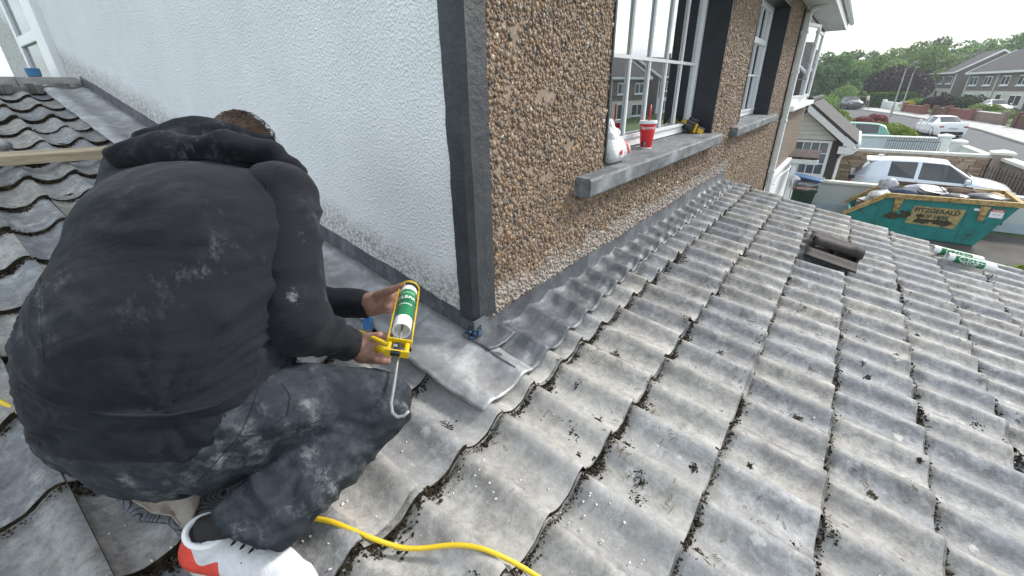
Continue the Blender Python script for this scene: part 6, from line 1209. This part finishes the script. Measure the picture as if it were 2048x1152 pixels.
for i in range(nx_):
    for j in range(ny_): F.append((i * (ny_ + 1) + j, i * (ny_ + 1) + j + 1, (i + 1) * (ny_ + 1) + j + 1, (i + 1) * (ny_ + 1) + j))
m.add(V, F); o = m.build('base_plate', DKT, vt, True); s_ = o.modifiers.new('t', 'SOLIDIFY'); s_.thickness = .014; s_.offset = 1
# three darker replacement tiles beside the lead
for i, (tx, l_) in enumerate(((4, 1), (5, 1))): pass
WOOD = NT('rough_batten'); c = WOOD.ramp(WOOD.noise(18, 6, .7, stretch=(.12, 1, 1)), [(.3, rgb(.30, .23, .15)), (.7, rgb(.56, .47, .34))]); WOOD.set(c, .85, 0, .25); WOOD.bump(WOOD.noise(40, 5, .7, stretch=(.1, 1, 1)), .5, .006)
p0 = roofpt(-260, 333, .045); p1 = roofpt(225, 302, .045); dd = Vector(p1) - Vector(p0); L = dd.length; dd.normalize(); nn = Vector((0, -TS, 1)).normalized(); ss = nn.cross(dd)
m = MB(); m.bbox((0, -.045, -.034), (L + .12, .045, .022), .004); m.xf(lambda p: Vector(p0) + dd * p.x + ss * p.y + nn * p.z); tag(m.build('timber_batten', WOOD.m), 'rough sawn pale timber batten lying across the tiles below the ridge', 'timber')
m = MB(); p0 = Vector(roofpt(-50, 281, .03)); p1 = Vector(roofpt(18, 291, .03)); m.tube([p0, p0 * .3 + p1 * .7, p1 - (p1 - p0).normalized() * .02, p1], [.03, .03, .034, .022], 10); tag(m.build('pry_bar', RODM, None, True), 'rounded grey metal tool end lying just above the batten', 'tool')
q = np.array(atd(70, 152, 7.0)); tubc = empty('sealant_tub', tuple(q), 'small blue capped tube standing behind the ridge under the gable window', 'tube'); MB().lathe(q, (0, 0, 1), [(0, -.25), (.05, -.25), (.05, .0), (.04, .01)], 14).build('body', M('rusty_red_label', (.25, .10, .07), .6, .3, 30), tubc, True, angle=40); MB().lathe(q, (0, 0, 1), [(.056, .0), (.058, .07), (.0, .075)], 14).build('cap', M('blue_cap', (.04, .17, .33), .5), tubc, True, angle=40)
# kneeling pad and cloth under the person
k = NT('grey_foam_pad'); w_ = k.n('TexNoise'); w_.inputs['Scale'].default_value = 7; w_.inputs['Detail'].default_value = 1; k.l(k.geo.outputs['Position'], w_.inputs['Vector']); fr = k.math('FRACT', k.math('MULTIPLY', w_.outputs['Fac'], 26)); c = k.ramp(fr, [(.0, rgb(.03, .033, .037)), (.22, rgb(.03, .033, .037)), (.3, rgb(.12, .13, .145)), (1, rgb(.15, .16, .175))]); k.set(c, .8, 0, .3); k.bump(fr, .3, .004); PADM = k.m
def drape(name, poly, n, lift, th, mat, label, cat, noise_a=.0, seed=0):
    P = [np.array(roofpt(*p)) for p in poly]; cx = np.mean(P, 0); V = []; F = []; m_ = len(P); rings = n
    per = []
    for i in range(m_):
        for t in np.linspace(0, 1, 7)[:-1]: per.append(P[i] * (1 - t) + P[(i + 1) % m_] * t)
    V.append(cx)
    for r_ in range(1, rings + 1):
        for p in per: V.append(cx + (p - cx) * r_ / rings)
    out_ = []
    for v in V: z = v[1] * TS + max(float(prof(v[0])), -.022) + lift; out_.append((v[0], v[1], z + noise_a * mnoise.noise(Vector((v[0] * 22, v[1] * 22, seed))) + noise_a * .5 * abs(mnoise.noise(Vector((v[0] * 45, v[1] * 45, seed))))))
    k_ = len(per); F = [(0, 1 + i, 1 + (i + 1) % k_) for i in range(k_)]
    for r_ in range(rings - 1):
        for i in range(k_): a_ = 1 + r_ * k_ + i; b_ = 1 + r_ * k_ + (i + 1) % k_; F.append((a_, a_ + k_, b_ + k_, b_))
    m = MB(); m.add(out_, F); o = m.build(name, mat, None, True); s_ = o.modifiers.new('t', 'SOLIDIFY'); s_.thickness = th; s_.offset = 1 if False else 0; return tag(o, label, cat)
drape('kneeling_pad', [(225, 990), (300, 930), (480, 930), (560, 1000), (470, 1075), (388, 1095), (330, 1040), (270, 1035)], 8, .012, .012, PADM, 'grey rubber kneeling pad with contour ridges under the crouching person', 'pad')
drape('dust_cloth', [(262, 1000), (330, 985), (415, 975), (402, 1030), (392, 1056), (368, 1062), (345, 1035), (300, 1025)], 10, .026, .004, M('beige_cloth', (.34, .30, .25), .9, .25, 14, .3, 200), 'crumpled beige cloth lying on the kneeling pad', 'cloth', .012, 3)
drape('blue_rag', [(725, 648), (737, 640), (748, 646), (744, 662), (728, 662)], 6, .03, .003, M('blue_rag_cloth', (.03, .13, .32), .7, .2, 20), 'small scrap of blue cloth on the lead beside the gun', 'rag', .02, 5)
# ------------------------------------------------------------------ far walker
g = gnd(1730, 219); wx_, wy_, wz_ = g[0], g[1], terr(g[0]) + .12; wp = empty('person', (wx_, wy_, wz_), 'person in pale top and shorts walking on the footpath beside the hedge', 'person'); W3 = lambda a, b, c: np.array([wx_ + a, wy_ + b, wz_ + c])
body_ = [('c', W3(0, 0, .95), W3(.02, .05, 1.4), .14, .15, .05), ('c', W3(.02, .06, 1.45), W3(.02, .09, 1.58), .06, .06, .04), ('e', W3(.02, .10, 1.66), (.09, .10, .12), .03)]
for s in (-1, 1): body_ += [('c', W3(s * .09, 0, .92), W3(s * .10, s * .16, .5), .095, .065, .04), ('c', W3(s * .10, s * .16, .5), W3(s * .1, s * .26 - .1, .07), .06, .04, .03), ('c', W3(s * .1, s * .26 - .1, .05), W3(s * .1, s * .26 + .08, .04), .045, .035, .03), ('c', W3(s * .19, .05, 1.38), W3(s * .24, -s * .06, 1.1), .055, .045, .03), ('c', W3(s * .24, -s * .06, 1.1), W3(s * .22, .1 - s * .08, .88), .042, .032, .02), ('c', W3(s * .22, .1 - s * .08, .88), W3(s * .22, .12 - s * .08, .80), .034, .02, .01)]
blob('body', body_, .022, SKIN, wp); blob('top', [('c', W3(0, 0, .96), W3(.02, .05, 1.42), .165, .17, .05), ('c', W3(.19, .05, 1.38), W3(.23, -.03, 1.2), .07, .062, .03), ('c', W3(-.19, .05, 1.38), W3(-.23, .05, 1.2), .07, .062, .03)], .022, M('pale_shirt', (.62, .56, .52), .8), wp)
blob('shorts', [('c', W3(.09, 0, .95), W3(.10, .12, .6), .125, .10, .04), ('c', W3(-.09, 0, .95), W3(-.10, -.10, .6), .125, .10, .04)], .022, M('grey_shorts', (.10, .10, .11), .8), wp); blob('hair', [('e', W3(.02, .085, 1.70), (.10, .11, .10), .02)], .02, HAIR, wp)
# ------------------------------------------------------------------ air
hz = MB().box((-30, -120, GR - 1.5), (330, 120, 30)).build('haze', None); tag(hz, 'thin pale summer haze over the street', 'haze', kind='stuff')
hm_ = bpy.data.materials.new('haze'); hm_.use_nodes = True; t_ = hm_.node_tree; t_.nodes.remove(t_.nodes['Principled BSDF']); pv = t_.nodes.new('ShaderNodeVolumePrincipled'); pv.inputs['Color'].default_value = (.86, .92, .96, 1); pv.inputs['Density'].default_value = .0008; pv.inputs['Anisotropy'].default_value = .3; t_.links.new(pv.outputs[0], t_.nodes['Material Output'].inputs['Volume']); hz.data.materials.append(hm_)
